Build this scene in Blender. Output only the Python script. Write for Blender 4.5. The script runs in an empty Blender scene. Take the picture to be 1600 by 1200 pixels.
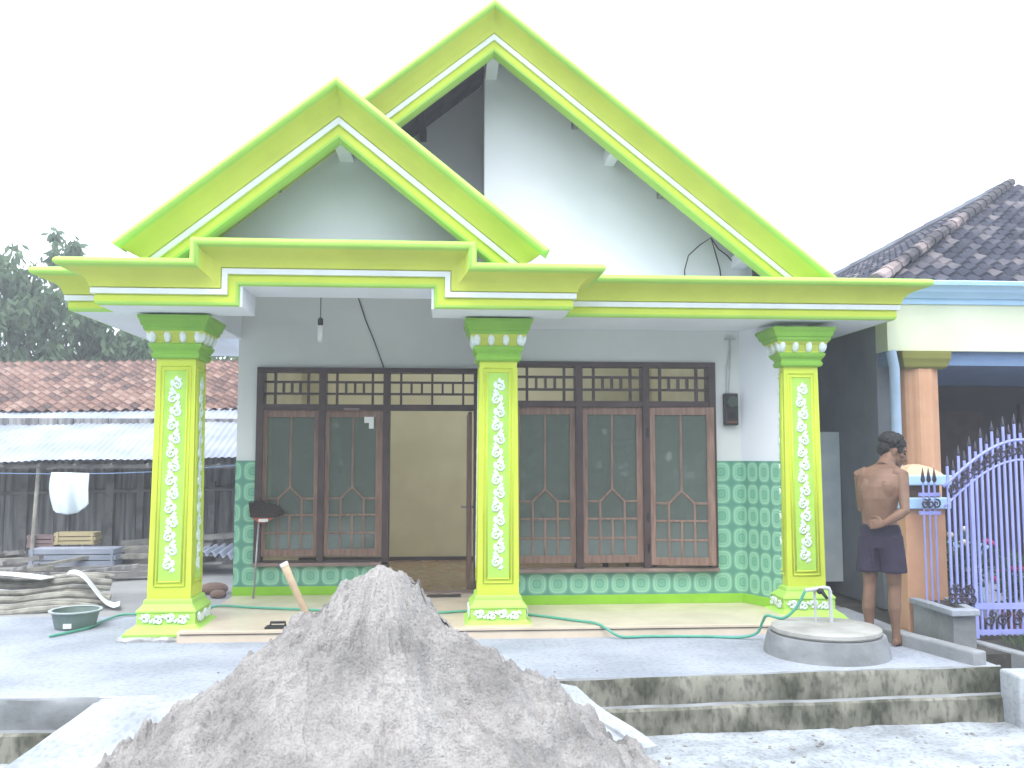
import bpy, bmesh, math, random
import numpy as np
from mathutils import Vector, Matrix
R = math.radians
random.seed(7)
S = bpy.context.scene
COL = S.collection

# ------------------------------------------------------------------ camera
cam_d = bpy.data.cameras.new('camera')
cam_d.lens = 31.5; cam_d.sensor_width = 36; cam_d.clip_end = 3000; cam_d.clip_start = 0.05
cam = bpy.data.objects.new('camera', cam_d); COL.objects.link(cam)
cam.location = (0, 0, 1.53)
cam.rotation_euler = (R(90 + 4.6), 0, R(-4.0))
S.camera = cam
# ------------------------------------------------------------------ overcast sky and soft sun
SUN_EL, SUN_AZ = 58, 200          # azimuth clockwise from +Y (the view direction)
W = bpy.data.worlds.new('World'); S.world = W; W.use_nodes = True
wn, wl = W.node_tree.nodes, W.node_tree.links
sky = wn.new('ShaderNodeTexSky'); sky.sky_type = 'NISHITA'; sky.sun_disc = False
sky.sun_elevation = R(SUN_EL); sky.sun_rotation = R(SUN_AZ); sky.air_density = 1.0; sky.dust_density = 3.0
cl = wn.new('ShaderNodeMix'); cl.data_type = 'RGBA'; cl.inputs[0].default_value = 0.82   # cloud cover
cl.inputs[7].default_value = (9.0, 9.7, 10.8, 1)
bg = wn['Background']; bg.inputs[1].default_value = 0.115
wl.new(sky.outputs[0], cl.inputs[6]); wl.new(cl.outputs[2], bg.inputs[0])
sun_d = bpy.data.lights.new('sun', 'SUN'); sun_d.energy = 0.7; sun_d.angle = R(25); sun_d.color = (1, .96, .9)
sun = bpy.data.objects.new('sun', sun_d); COL.objects.link(sun)
sv = Vector((math.sin(R(SUN_AZ)) * math.cos(R(SUN_EL)), math.cos(R(SUN_AZ)) * math.cos(R(SUN_EL)), math.sin(R(SUN_EL))))
sun.rotation_euler = sv.to_track_quat('Z', 'Y').to_euler()
vs = S.view_settings
vs.view_transform = 'Standard'; vs.look = 'None'; vs.gamma = 1; vs.use_curve_mapping = False
vs.exposure = 1.56
S.cycles.max_bounces = 8; S.cycles.transparent_max_bounces = 12

# ------------------------------------------------------------------ materials
def mat(name, col, rough=.7, col2=None, scale=6, bump=0, bscale=40, detail=5, spec=.3, metal=0, lo=.35, hi=.65, stretch=(1, 1, 1), grit=0, gscale=55):
    m = bpy.data.materials.new(name); m.use_nodes = True
    n, l = m.node_tree.nodes, m.node_tree.links
    b = n['Principled BSDF']; b.inputs['Roughness'].default_value = rough
    b.inputs['Specular IOR Level'].default_value = spec; b.inputs['Metallic'].default_value = metal
    tc = n.new('ShaderNodeTexCoord'); mp = n.new('ShaderNodeMapping'); mp.inputs[3].default_value = stretch
    l.new(tc.outputs['Object'], mp.inputs[0])
    if col2 is None: col2 = tuple(c * .86 for c in col)
    t = n.new('ShaderNodeTexNoise'); t.inputs['Scale'].default_value = scale; t.inputs['Detail'].default_value = detail
    l.new(mp.outputs[0], t.inputs['Vector'])
    r = n.new('ShaderNodeValToRGB')
    r.color_ramp.elements[0].position = lo; r.color_ramp.elements[0].color = (*col2, 1)
    r.color_ramp.elements[1].position = hi; r.color_ramp.elements[1].color = (*col, 1)
    l.new(t.outputs[0], r.inputs[0]); l.new(r.outputs[0], b.inputs['Base Color'])
    if grit:      # fine dark specks, grains and scuffs
        tg = n.new('ShaderNodeTexNoise'); tg.inputs['Scale'].default_value = gscale; tg.inputs['Detail'].default_value = 4; l.new(mp.outputs[0], tg.inputs['Vector'])
        rg = n.new('ShaderNodeValToRGB'); rg.color_ramp.elements[0].position = .34; rg.color_ramp.elements[0].color = (1 - grit,) * 3 + (1,); rg.color_ramp.elements[1].position = .52; rg.color_ramp.elements[1].color = (1, 1, 1, 1)
        mg = n.new('ShaderNodeMix'); mg.data_type = 'RGBA'; mg.blend_type = 'MULTIPLY'; mg.inputs[0].default_value = 1
        l.new(tg.outputs[0], rg.inputs[0]); l.new(r.outputs[0], mg.inputs[6]); l.new(rg.outputs[0], mg.inputs[7]); l.new(mg.outputs[2], b.inputs['Base Color'])
    if bump:
        t2 = n.new('ShaderNodeTexNoise'); t2.inputs['Scale'].default_value = bscale; t2.inputs['Detail'].default_value = 6
        l.new(mp.outputs[0], t2.inputs['Vector'])
        bp = n.new('ShaderNodeBump'); bp.inputs['Strength'].default_value = bump; bp.inputs['Distance'].default_value = .02
        l.new(t2.outputs[0], bp.inputs['Height']); l.new(bp.outputs[0], b.inputs['Normal'])
    return m

def tile_mat():
    m = bpy.data.materials.new('green_patterned_tile'); m.use_nodes = True
    n, l = m.node_tree.nodes, m.node_tree.links
    b = n['Principled BSDF']; b.inputs['Roughness'].default_value = .25
    tc = n.new('ShaderNodeTexCoord'); sp = n.new('ShaderNodeSeparateXYZ'); l.new(tc.outputs['Object'], sp.inputs[0])
    def M(op, a, b_=None):
        x = n.new('ShaderNodeMath'); x.operation = op
        for i, v in enumerate((a, b_)):
            if v is None: continue
            if isinstance(v, (int, float)): x.inputs[i].default_value = v
            else: l.new(v, x.inputs[i])
        return x.outputs[0]
    u = M('FRACT', M('DIVIDE', M('ADD', M('SUBTRACT', sp.outputs[0], sp.outputs[1]), 40.03), .205))
    v = M('FRACT', M('DIVIDE', M('SUBTRACT', sp.outputs[2], .18), .217))
    au, av = M('ABSOLUTE', M('SUBTRACT', u, .5)), M('ABSOLUTE', M('SUBTRACT', v, .5))
    p = M('POWER', M('ADD', M('POWER', au, 3.0), M('POWER', av, 3.0)), 1 / 3.0)
    r = n.new('ShaderNodeValToRGB'); e = r.color_ramp.elements
    dk, md, lt = (.14, .37, .25, 1), (.19, .45, .30, 1), (.29, .55, .38, 1)
    stops = [(0, md), (.05, dk), (.10, md), (.15, dk), (.21, (.16, .40, .27, 1)), (.25, lt), (.29, md), (.36, lt), (.41, lt), (.425, dk), (.47, (.15, .37, .27, 1)), (.5, (.11, .29, .21, 1))]
    e[0].position, e[0].color = stops[0]; e[1].position, e[1].color = stops[-1]
    for s in stops[1:-1]:
        k = e.new(s[0]); k.color = s[1]
    l.new(p, r.inputs[0]); l.new(r.outputs[0], b.inputs['Base Color'])
    return m

def roof_mat(name, cols, tw, th, rough=.8):
    """tiles coloured one by one: a random tone per cell of the UV map"""
    m = bpy.data.materials.new(name); m.use_nodes = True
    n, l = m.node_tree.nodes, m.node_tree.links
    b = n['Principled BSDF']; b.inputs['Roughness'].default_value = rough; b.inputs['Specular IOR Level'].default_value = .2
    uv = n.new('ShaderNodeUVMap'); sn = n.new('ShaderNodeVectorMath'); sn.operation = 'FLOOR'
    l.new(uv.outputs[0], sn.inputs[0])
    wnz = n.new('ShaderNodeTexWhiteNoise'); wnz.noise_dimensions = '2D'; l.new(sn.outputs[0], wnz.inputs['Vector'])
    t = n.new('ShaderNodeTexNoise'); t.inputs['Scale'].default_value = .35; t.inputs['Detail'].default_value = 6; l.new(uv.outputs[0], t.inputs['Vector'])
    mx = n.new('ShaderNodeMath'); mx.operation = 'MULTIPLY_ADD'; mx.inputs[1].default_value = .55; l.new(wnz.outputs[0], mx.inputs[0])
    m2 = n.new('ShaderNodeMath'); m2.operation = 'MULTIPLY'; m2.inputs[1].default_value = .6; l.new(t.outputs[0], m2.inputs[0]); l.new(m2.outputs[0], mx.inputs[2])
    r = n.new('ShaderNodeValToRGB'); e = r.color_ramp.elements
    e[0].color = (*cols[0], 1); e[0].position = .2; e[1].color = (*cols[-1], 1); e[1].position = .9
    for i, c in enumerate(cols[1:-1]):
        k = e.new(.2 + .7 * (i + 1) / (len(cols) - 1)); k.color = (*c, 1)
    l.new(mx.outputs[0], r.inputs[0]); l.new(r.outputs[0], b.inputs['Base Color'])
    return m

def glass_mat(name, tint, refl=.09, dust=0):
    m = bpy.data.materials.new(name); m.use_nodes = True
    n, l = m.node_tree.nodes, m.node_tree.links
    n.remove(n['Principled BSDF'])
    tr = n.new('ShaderNodeBsdfTransparent'); tr.inputs[0].default_value = (*tint, 1)
    g = n.new('ShaderNodeBsdfGlossy'); g.inputs['Roughness'].default_value = .03; g.inputs[0].default_value = (.86, 1, .93, 1)
    f = n.new('ShaderNodeFresnel'); f.inputs[0].default_value = 1.5
    ml = n.new('ShaderNodeMath'); ml.operation = 'MULTIPLY'; ml.inputs[1].default_value = refl / .04; l.new(f.outputs[0], ml.inputs[0])
    mx = n.new('ShaderNodeMixShader'); l.new(ml.outputs[0], mx.inputs[0]); l.new(tr.outputs[0], mx.inputs[1]); l.new(g.outputs[0], mx.inputs[2])
    if dust:
        df = n.new('ShaderNodeBsdfDiffuse'); df.inputs[0].default_value = (.30, .36, .32, 1); m2 = n.new('ShaderNodeMixShader'); m2.inputs[0].default_value = dust
        l.new(mx.outputs[0], m2.inputs[1]); l.new(df.outputs[0], m2.inputs[2]); l.new(m2.outputs[0], n['Material Output'].inputs[0])
    else: l.new(mx.outputs[0], n['Material Output'].inputs[0])
    return m

M = dict(
    lime=mat('lime_green_paint', (.40, .68, .12), .5, (.37, .63, .11), 3),
    olive=mat('yellow_green_paint', (.60, .67, .10), .5, (.55, .62, .09), 3),
    band=mat('bright_yellow_green_paint', (.58, .69, .07), .5, (.53, .64, .06), 3),
    panel=mat('fresh_green_paint', (.42, .70, .11), .5, None, 5),
    green=mat('leaf_green_paint', (.25, .51, .06), .5, (.21, .45, .05), 4),
    skirt=mat('skirting_green', (.26, .56, .03), .4, None, 4),
    strip=mat('white_strip_paint', (.8, .84, .86), .5, (.74, .78, .8)),
    orn=mat('white_relief_paint', (.8, .86, .84), .5, (.66, .76, .7), 30),
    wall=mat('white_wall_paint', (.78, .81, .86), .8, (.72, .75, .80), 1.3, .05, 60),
    porchshade=mat('shaded_white_wall_paint', (.70, .72, .69), .8, (.64, .66, .635), 1.3, .05, 60),  # white wall paint greyed in colour to stand for the porch shade
    wood=mat('brown_window_wood', (.27, .172, .13), .5, (.17, .105, .08), 5, .1, 50, stretch=(6, 6, .8)),
    darkwood=mat('dark_transom_wood', (.075, .05, .047), .5, (.05, .034, .033), 6),
    sill=mat('pinkish_sill_wood', (.26, .19, .16), .6, (.2, .14, .12), 8),
    cream=mat('cream_interior_paint', (.72, .66, .42), .85, (.64, .58, .36), 2),
    brownfloor=mat('brown_floor_tile', (.30, .19, .09), .25, (.24, .15, .07), 5),
    porchfloor=mat('peach_floor_tile', (.68, .58, .45), .25, (.58, .49, .38), 3),
    glass=glass_mat('tinted_window_glass', (.26, .32, .275), .10, .26),
    conc=mat('pale_concrete', (.39, .42, .475), .9, (.27, .295, .34), 1.2, .35, 9, 9, grit=.18, gscale=26),
    ramp=mat('bright_concrete', (.45, .48, .505), .9, (.31, .335, .36), 2.5, .4, 9, 9, grit=.2, gscale=30),
    road=mat('pale_rubble_road', (.44, .475, .50), .95, (.25, .27, .29), 3, .9, 14, 8, grit=.3, gscale=35),
    kerb=mat('mossy_concrete', (.27, .265, .215), .95, (.075, .078, .055), 3.4, .8, 14, 9, lo=.40, hi=.60, grit=.45, gscale=24, stretch=(1.1, 1, .55)),
    well=mat('grey_cement', (.30, .315, .325), .9, (.19, .20, .205), 3.5, .4, 18, 8),
    welllid=mat('lid_cement', (.40, .40, .375), .9, (.28, .28, .255), 4, .3, 18, 8),
    rough=mat('rough_mortar', (.45, .45, .45), .95, (.3, .3, .3), 9, 1, 20),
    earth=mat('grey_earth', (.32, .32, .31), .95, (.22, .22, .22), .8, .5, 6, 9),
    bamboo=mat('old_bamboo', (.36, .345, .30), .7, (.20, .19, .165), 9),
    plank=mat('weathered_plank', (.27, .26, .245), .85, (.15, .145, .14), 5, .3, 30, stretch=(1, 1, 1)),
    shedwall=mat('weathered_board', (.33, .325, .315), .9, (.12, .12, .125), 3, .3, 20, stretch=(5, 1, .4)),
    zinc=mat('zinc_sheet', (.36, .39, .47), .6, (.25, .28, .345), 2.2, .1, 20, spec=.4),
    cloth=mat('white_cloth', (.72, .8, .84), .9, (.62, .71, .76), 5),
    plastic=mat('pale_sheet', (.8, .81, .78), .6, (.74, .75, .72), 4),
    basin=mat('grey_green_plastic', (.17, .23, .21), .45, (.13, .18, .165), 4),
    hose=mat('teal_hose', (.10, .38, .27), .4, (.08, .32, .23), 9),
    pipe=mat('grey_pvc', (.5, .53, .52), .4, None, 9),
    black=mat('black_plastic', (.02, .02, .022), .4, None, 9),
    meter=mat('dark_meter_case', (.035, .034, .035), .4, None, 9),
    bristle=mat('dark_bristle', (.05, .038, .032), .95, (.03, .022, .02), 60, 1, 90),
    red=mat('red_plastic', (.42, .12, .08), .4, None, 9),
    white=mat('white_plastic', (.78, .78, .76), .4, None, 9),
    steel=mat('grey_steel', (.35, .36, .37), .4, None, 9, metal=.6),
    handle=mat('pale_wood_handle', (.52, .40, .27), .6, (.42, .31, .2), 12),
    purple=mat('lilac_gate_paint', (.34, .37, .76), .4, (.29, .32, .69), 6),
    darkorn=mat('dark_scroll_paint', (.05, .045, .07), .5, None, 9),
    orange=mat('orange_wall_paint', (.62, .36, .22), .7, (.54, .30, .18), 3),
    ochre=mat('ochre_wall_paint', (.46, .30, .15), .7, (.40, .26, .13), 3),
    peach=mat('pale_peach_paint', (.66, .47, .31), .7, None, 3),
    ltblue=mat('light_blue_paint', (.46, .68, .88), .5, (.42, .63, .83), 3),
    midblue=mat('mid_blue_paint', (.16, .25, .42), .5, None, 3),
    creamband=mat('pale_cream_band', (.70, .74, .55), .7, (.64, .69, .5), 2),
    capgreen=mat('olive_brown_paint', (.22, .22, .05), .6, None, 3),
    greywall=mat('grey_green_wall', (.22, .245, .27), .9, (.16, .18, .205), 1.5, .1, 30),
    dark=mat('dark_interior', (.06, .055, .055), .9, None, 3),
    soil=mat('dark_wet_soil', (.07, .065, .055), .95, (.04, .04, .034), 3, .5, 12),
    skin=mat('brown_skin', (.20, .115, .075), .5, (.15, .085, .055), 7),
    hair=mat('black_hair', (.018, .016, .017), .6, (.01, .01, .01), 40, .6, 80),
    shorts=mat('dark_purple_cloth', (.032, .025, .05), .9, (.018, .015, .028), 5, .3, 14),
    bark=mat('grey_bark', (.14, .12, .1), .9, None, 6, .5, 20),
    tile=tile_mat(),
    terracotta=roof_mat('terracotta_roof_tile', [(.08, .062, .06), (.16, .105, .092), (.25, .155, .125), (.34, .24, .20)], 1, 1),
    darkroof=roof_mat('dark_old_roof_tile', [(.018, .022, .036), (.033, .037, .056), (.055, .058, .08), (.17, .155, .165)], 1, 1),
)

# ------------------------------------------------------------------ mesh helpers
class MB:
    def __init__(s): s.v = []; s.f = []; s.m = []; s.uv = None
    def add(s, vs, fs, mi=0):
        o = len(s.v); s.v += [tuple(map(float, v)) for v in vs]; s.f += [tuple(i + o for i in f) for f in fs]; s.m += [mi] * len(fs); return s
    def box(s, x0, x1, y0, y1, z0, z1, mi=0):
        return s.add([(x, y, z) for z in (z0, z1) for y in (y0, y1) for x in (x0, x1)],
                     [(0, 2, 3, 1), (4, 5, 7, 6), (0, 1, 5, 4), (2, 6, 7, 3), (0, 4, 6, 2), (1, 3, 7, 5)], mi)
    def prism(s, poly, y0, y1, mi=0):           # polygon in XZ, extruded along Y
        n = len(poly)
        return s.add([(x, y0, z) for x, z in poly] + [(x, y1, z) for x, z in poly],
                     [tuple(range(n)), tuple(range(2 * n - 1, n - 1, -1))] + [(i, n + i, n + (i + 1) % n, (i + 1) % n) for i in range(n)], mi)
    def slab(s, poly, z0, z1, mi=0):             # polygon in XY, extruded along Z
        n = len(poly)
        return s.add([(x, y, z0) for x, y in poly] + [(x, y, z1) for x, y in poly],
                     [tuple(range(n)), tuple(range(2 * n - 1, n - 1, -1))] + [(i, n + i, n + (i + 1) % n, (i + 1) % n) for i in range(n)], mi)
    def tube(s, pts, r, k=8, mi=0, cap=True):
        pts = [Vector(p) for p in pts]; n = len(pts)
        rs = r if isinstance(r, (list, tuple)) else [r] * n
        rings = []; prev = None
        for i, p in enumerate(pts):
            t = (pts[min(i + 1, n - 1)] - pts[max(i - 1, 0)]).normalized()
            if prev is None: a = t.orthogonal().normalized()
            else:
                a = prev - t * prev.dot(t); a = a.normalized() if a.length > 1e-6 else t.orthogonal().normalized()
            prev = a; b = t.cross(a)
            rings.append([p + (a * math.cos(2 * math.pi * j / k) + b * math.sin(2 * math.pi * j / k)) * rs[i] for j in range(k)])
        vs = [v for rg in rings for v in rg]
        fs = [(i * k + j, i * k + (j + 1) % k, (i + 1) * k + (j + 1) % k, (i + 1) * k + j) for i in range(n - 1) for j in range(k)]
        if cap: fs += [tuple(range(k - 1, -1, -1)), tuple((n - 1) * k + j for j in range(k))]
        return s.add(vs, fs, mi)
    def lathe(s, prof, c=(0, 0), k=32, mi=0, sq=False):   # prof [(z, r)]
        if sq: ang = [math.pi / 4 + i * math.pi / 2 for i in range(4)]; k = 4; q = math.sqrt(2)
        else: ang = [2 * math.pi * i / k for i in range(k)]; q = 1
        vs = [(c[0] + r * q * math.cos(a), c[1] + r * q * math.sin(a), z) for z, r in prof for a in ang]; n = len(prof)
        fs = [(i * k + j, i * k + (j + 1) % k, (i + 1) * k + (j + 1) % k, (i + 1) * k + j) for i in range(n - 1) for j in range(k)]
        fs += [tuple(range(k - 1, -1, -1)), tuple((n - 1) * k + j for j in range(k))]
        return s.add(vs, fs, mi)
    def loft(s, secs, k=14, mi=0):              # secs: (centre, rx, ry) horizontal ellipses, or (centre, a-vector, b-vector)
        vs = []
        for c, a, b in secs:
            c = Vector(c); a = Vector((a, 0, 0)) if isinstance(a, (int, float)) else Vector(a); b = Vector((0, b, 0)) if isinstance(b, (int, float)) else Vector(b)
            vs += [c + a * math.cos(2 * math.pi * j / k) + b * math.sin(2 * math.pi * j / k) for j in range(k)]
        n = len(secs)
        fs = [(i * k + j, i * k + (j + 1) % k, (i + 1) * k + (j + 1) % k, (i + 1) * k + j) for i in range(n - 1) for j in range(k)]
        fs += [tuple(range(k - 1, -1, -1)), tuple((n - 1) * k + j for j in range(k))]
        return s.add(vs, fs, mi)
    def ball(s, c, r, mi=0, k=14, rot=None):
        r = (r, r, r) if isinstance(r, (int, float)) else r
        vs = []; fs = []; h = k // 2
        for i in range(h + 1):
            th = math.pi * i / h
            for j in range(k):
                v = Vector((r[0] * math.sin(th) * math.cos(2 * math.pi * j / k), r[1] * math.sin(th) * math.sin(2 * math.pi * j / k), r[2] * math.cos(th)))
                if rot: v = rot @ v
                vs.append(Vector(c) + v)
        for i in range(h):
            for j in range(k): fs.append((i * k + j, (i + 1) * k + j, (i + 1) * k + (j + 1) % k, i * k + (j + 1) % k))
        return s.add(vs, fs, mi)
    def xf(s, mtx, start=0):
        for i in range(start, len(s.v)): s.v[i] = tuple(mtx @ Vector(s.v[i]))
        return s
    def mesh(s, name, mats, smooth=False, weld=False):
        me = bpy.data.meshes.new(name); me.from_pydata(s.v, [], s.f); me.update()
        for m in (mats if isinstance(mats, (list, tuple)) else [mats]):
            if m: me.materials.append(m)
        me.polygons.foreach_set('material_index', s.m)
        if s.uv is not None:
            u = me.uv_layers.new(name='UVMap'); li = np.zeros(len(me.loops), dtype=np.int32); me.loops.foreach_get('vertex_index', li)
            u.data.foreach_set('uv', np.asarray(s.uv, dtype=np.float32)[li].ravel())
        bm = bmesh.new(); bm.from_mesh(me)
        if weld: bmesh.ops.remove_doubles(bm, verts=bm.verts, dist=1e-5)
        bmesh.ops.recalc_face_normals(bm, faces=bm.faces); bm.to_mesh(me); bm.free()
        if smooth:
            me.polygons.foreach_set('use_smooth', [True] * len(me.polygons))
            if smooth is not True: me.set_sharp_from_angle(angle=R(smooth))
        return me
    def build(s, name, mats, parent=None, smooth=False, bevel=0, weld=False, loc=None):
        o = bpy.data.objects.new(name, s.mesh(name, mats, smooth, weld)); COL.objects.link(o)
        if loc: o.location = loc
        if parent: par(o, parent)
        if bevel:
            b = o.modifiers.new('bevel', 'BEVEL'); b.width = bevel; b.segments = 2; b.limit_method = 'ANGLE'; b.angle_limit = R(40)
        return o

def world(o):
    m = Matrix.LocRotScale(o.location, o.rotation_euler, o.scale)
    return (world(o.parent) @ o.matrix_parent_inverse @ m) if o.parent else m
def par(o, p):
    o.parent = p; o.matrix_parent_inverse = world(p).inverted()
def tag(o, label=None, cat=None, group=None, kind=None):
    for k, v in (('label', label), ('category', cat), ('group', group), ('kind', kind)):
        if v: o[k] = v
    return o
def thing(name, loc, label, cat, group=None):
    o = bpy.data.objects.new(name, None); COL.objects.link(o); o.location = loc; o.empty_display_size = .2
    return tag(o, label, cat, group)
def copy_tree(o, parent=None, off=None):
    c = o.copy(); COL.objects.link(c)
    if parent is not None: c.parent = parent
    if off is not None: c.location = Vector(o.location) + Vector(off)
    for ch in list(o.children): copy_tree(ch, c)
    return c

def sweep(path, prof, mats, name, parent, pieces):
    """moulding along a path of (P, N, D): profile point (n, d) -> P + n N + d D.  pieces: [(name, material, i0, i1)]; the first owns the others"""
    own = None
    for nm, m, i0, i1 in pieces:
        b = MB(); k = i1 - i0 + 1
        vs = [Vector(P) + Vector(N) * prof[i][0] + Vector(D) * prof[i][1] for P, N, D in path for i in range(i0, i1 + 1)]
        fs = [(a * k + j, a * k + j + 1, (a + 1) * k + j + 1, (a + 1) * k + j) for a in range(len(path) - 1) for j in range(k - 1)]
        fs += [tuple(range(k)), tuple((len(path) - 1) * k + j for j in range(k - 1, -1, -1))] if k > 2 else []
        b.add(vs, fs)
        o = b.build(nm, m, own if own else parent, smooth=35)
        if not own: own = o
    return own

# numpy value noise
_rng = np.random.default_rng(3); _lat = _rng.random((256, 256))
def vnoise(x, y):
    xi = np.floor(x).astype(int); yi = np.floor(y).astype(int); fx = x - xi; fy = y - yi
    fx = fx * fx * fx * (fx * (fx * 6 - 15) + 10); fy = fy * fy * fy * (fy * (fy * 6 - 15) + 10)
    g = lambda a, b: _lat[a & 255, b & 255]
    return (g(xi, yi) * (1 - fx) + g(xi + 1, yi) * fx) * (1 - fy) + (g(xi, yi + 1) * (1 - fx) + g(xi + 1, yi + 1) * fx) * fy
def fbm(x, y, o=5, ridged=False):
    t = 0; a = 1; s = 0
    for i in range(o):
        v = vnoise(x * 2 ** i + 17.3 * i, y * 2 ** i + 9.1 * i)
        if ridged: v = 1 - abs(2 * v - 1)
        t = t + a * v; s += a; a *= .5
    return t / s
def grid(fn, us, vs):
    """heightfield-like grid mesh: fn(U, V) -> X, Y, Z arrays"""
    U, V = np.meshgrid(us, vs, indexing='ij'); X, Y, Z = fn(U, V)
    b = MB(); b.v = [tuple(t) for t in np.stack([X.ravel(), Y.ravel(), Z.ravel()], 1).tolist()]
    nv = len(vs); i, j = np.meshgrid(np.arange(len(us) - 1), np.arange(nv - 1), indexing='ij'); a = (i * nv + j).ravel()
    b.f = np.stack([a, a + nv, a + nv + 1, a + 1], 1).tolist(); b.m = [0] * len(b.f)
    b.U, b.V = U.ravel(), V.ravel()
    return b
def roof_sheet(name, m, parent, O, ex, ey, wid, run, tw, th, amp, keep=None, step=.03, sub=6):
    """tiled slope: O eave corner, ex along the eave, ey up the slope; waves across, overlapping steps up"""
    O, ex, ey = Vector(O), Vector(ex).normalized(), Vector(ey).normalized(); nz = ex.cross(ey).normalized()
    if nz.z < 0: nz = -nz
    nu = max(2, int(wid / tw * sub)) + 1; rows = int(run / th)
    vs = []
    for r in range(rows): vs += [r * th, r * th + th * .93]
    vs.append(run)
    def fn(U, V):
        row = np.floor(V / th + 1e-6); fr = V / th - row
        h = amp * np.cos(2 * np.pi * U / tw) + step * (1 - fr)
        h = h + .012 * (vnoise(U * 1.7 + 3, V * 1.7) - .5) * 2
        return tuple(O[i] + U * ex[i] + V * ey[i] + h * nz[i] for i in range(3))
    b = grid(fn, np.linspace(0, wid, nu), np.array(vs))
    b.uv = np.stack([b.U / tw, b.V / th + .02], 1)
    if keep is not None:
        F = np.array(b.f); cu = b.U[F].mean(1); cv = b.V[F].mean(1); k = keep(cu, cv)
        b.f = F[k].tolist(); b.m = [0] * len(b.f)
    return b.build(name, m, parent, smooth=40)

# ================================================================== SETTING
g = MB(); g.add([(-140, -140, -.42), (140, -140, -.42), (140, 200, -.42), (-140, 200, -.42)], [(0, 1, 2, 3)])
tag(g.build('ground', M['earth']), kind='structure')
# road in front: rubbly pale surface
def roadf(U, V): return U, V, -.365 + .035 * (fbm(U * 2.3, V * 2.3, 5) - .5) + .018 * (fbm(U * 9, V * 9, 3, True) - .5)
b = grid(roadf, np.linspace(-7, 7, 260), np.linspace(-3.2, 6.62, 190)); tag(b.build('road', M['road'], smooth=True), kind='structure')
b = MB(); b.box(-60, -7, -3.2, 6.4, -.6, -.365).box(7, 60, -3.2, 6.4, -.6, -.365); tag(b.build('road_shoulder', M['road']), kind='structure')
# front yard, a raised concrete apron with a slightly uneven top
Yl, Yr = 5.98, 6.42
def ye(x): return np.interp(x, [-9, -2.23, .68, 4.02], [5.99, 5.98, 6.22, 6.42])
def yardf(U, V):
    Y = ye(U) + V * (9.0 - ye(U)); return U, Y, .012 * (fbm(U * .9, Y * .9, 4) - .5) * np.clip(V * 12, 0, 1)
b = grid(yardf, np.linspace(-9, 4.02, 110), np.linspace(0, 1, 60) ** 1.2)
n0 = len(b.v)
xs = np.linspace(-9, 4.02, 60)
b.v += [(float(x), float(ye(x)), -.5) for x in xs] + [(float(x), float(ye(x)), .0) for x in xs]
b.f += [[n0 + i, n0 + i + 1, n0 + 60 + i + 1, n0 + 60 + i] for i in range(59)]; b.m += [0] * 59
tag(b.build('yard', M['conc'], smooth=30), kind='structure')
b = MB(); b.box(-60, -9, 6.0, 60, -.5, -.006).box(-9, -2.1, 9.0, 60, -.5, -.006).box(-2.1, 3.3, 17, 60, -.5, -.006).box(3.3, 4.0, 8.9, 60, -.5, -.006)
tag(b.build('side_ground', M['earth']), kind='structure')
b = MB(); b.box(4.02, 60, 6.9, 60, -.5, -.02); tag(b.build('neighbour_ground', M['soil']), kind='structure')

# steps up to the yard (risers with moss), one flight at each side of the ramp
def stairs(xa, xb, name, label, mm):
    us = np.linspace(xa, xb, int((xb - xa) * 22)); prof = [(-.0, .012), (-.012, .004), (-.02, -.03), (-.025, -.10), (-.02, -.178), (-.07, -.184), (-.09, -.20), (-.095, -.28), (-.095, -.45)]
    vs = []
    for x in us:
        for i, (dy, z) in enumerate(prof):
            w = .02 * (float(fbm(np.array(x * 3.1), np.array(i * .9), 4)) - .5)
            vs.append((x, float(ye(x)) + dy + w, z + .6 * w))
    k = len(prof); bb = MB(); bb.add(vs, [(i * k + j, (i + 1) * k + j, (i + 1) * k + j + 1, i * k + j + 1) for i in range(len(us) - 1) for j in range(k - 1)])
    bb.m = [1 if (j % (k - 1)) in (4, 0) else (2 if (j % (k - 1)) < 4 else 0) for j in range(len(bb.f))]
    o = bb.build(name, [mm, M['well'], M['well'] if xa < -3 else mm], smooth=45); tag(o, kind='structure'); return o
stairs(.62, 4.02, 'steps', '', M['kerb']); stairs(-9, -2.2, 'steps', '', M['kerb'])
# ramp between them
b = MB()
A = [(-2.2, 6.0, .004), (.70, 6.24, .004)]
def rampf(U, V):
    xl = -2.2 - .55 * V ** 1.2; xr = .70 + .62 * V; X = xl + (xr - xl) * U
    Y = (6.0 + .24 * U) - V * (.45 + .75 * np.sin(np.pi * U) ** .6)
    return X, Y, .006 - .40 * V ** 1.1 + .03 * (fbm(X * 3, Y * 3, 4) - .5) * np.clip(V * 8, 0, 1)
tag(grid(rampf, np.linspace(0, 1, 60), np.linspace(0, 1, 24)).build('ramp', M['ramp'], smooth=True), kind='structure')
b = MB()
for i in range(12):
    t0, t1 = .1 + .9 * i / 12, .1 + .9 * (i + 1) / 12
    def q(t, s): 
        V = t; return (.66 + .62 * V + .02 * math.sin(t * 9), 6.30 - .50 * V, .02 - .36 * V ** 1.1)
    (x0, y0, z0), (x1, y1, z1) = q(t0, 0), q(t1, 0)
    b.add([(x0 - .07, y0 - .03, z0 - .2), (x0 + .05, y0 + .03, z0 - .2), (x1 + .05, y1 + .03, z1 - .2), (x1 - .07, y1 - .03, z1 - .2),
           (x0 - .07, y0 - .03, z0 + .02), (x0 + .05, y0 + .03, z0 + .02), (x1 + .05, y1 + .03, z1 + .02), (x1 - .07, y1 - .03, z1 + .02)],
          [(4, 5, 6, 7), (0, 4, 7, 3), (1, 2, 6, 5)] + ([(0, 1, 5, 4)] if i == 0 else []) + ([(3, 7, 6, 2)] if i == 11 else []))
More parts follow.
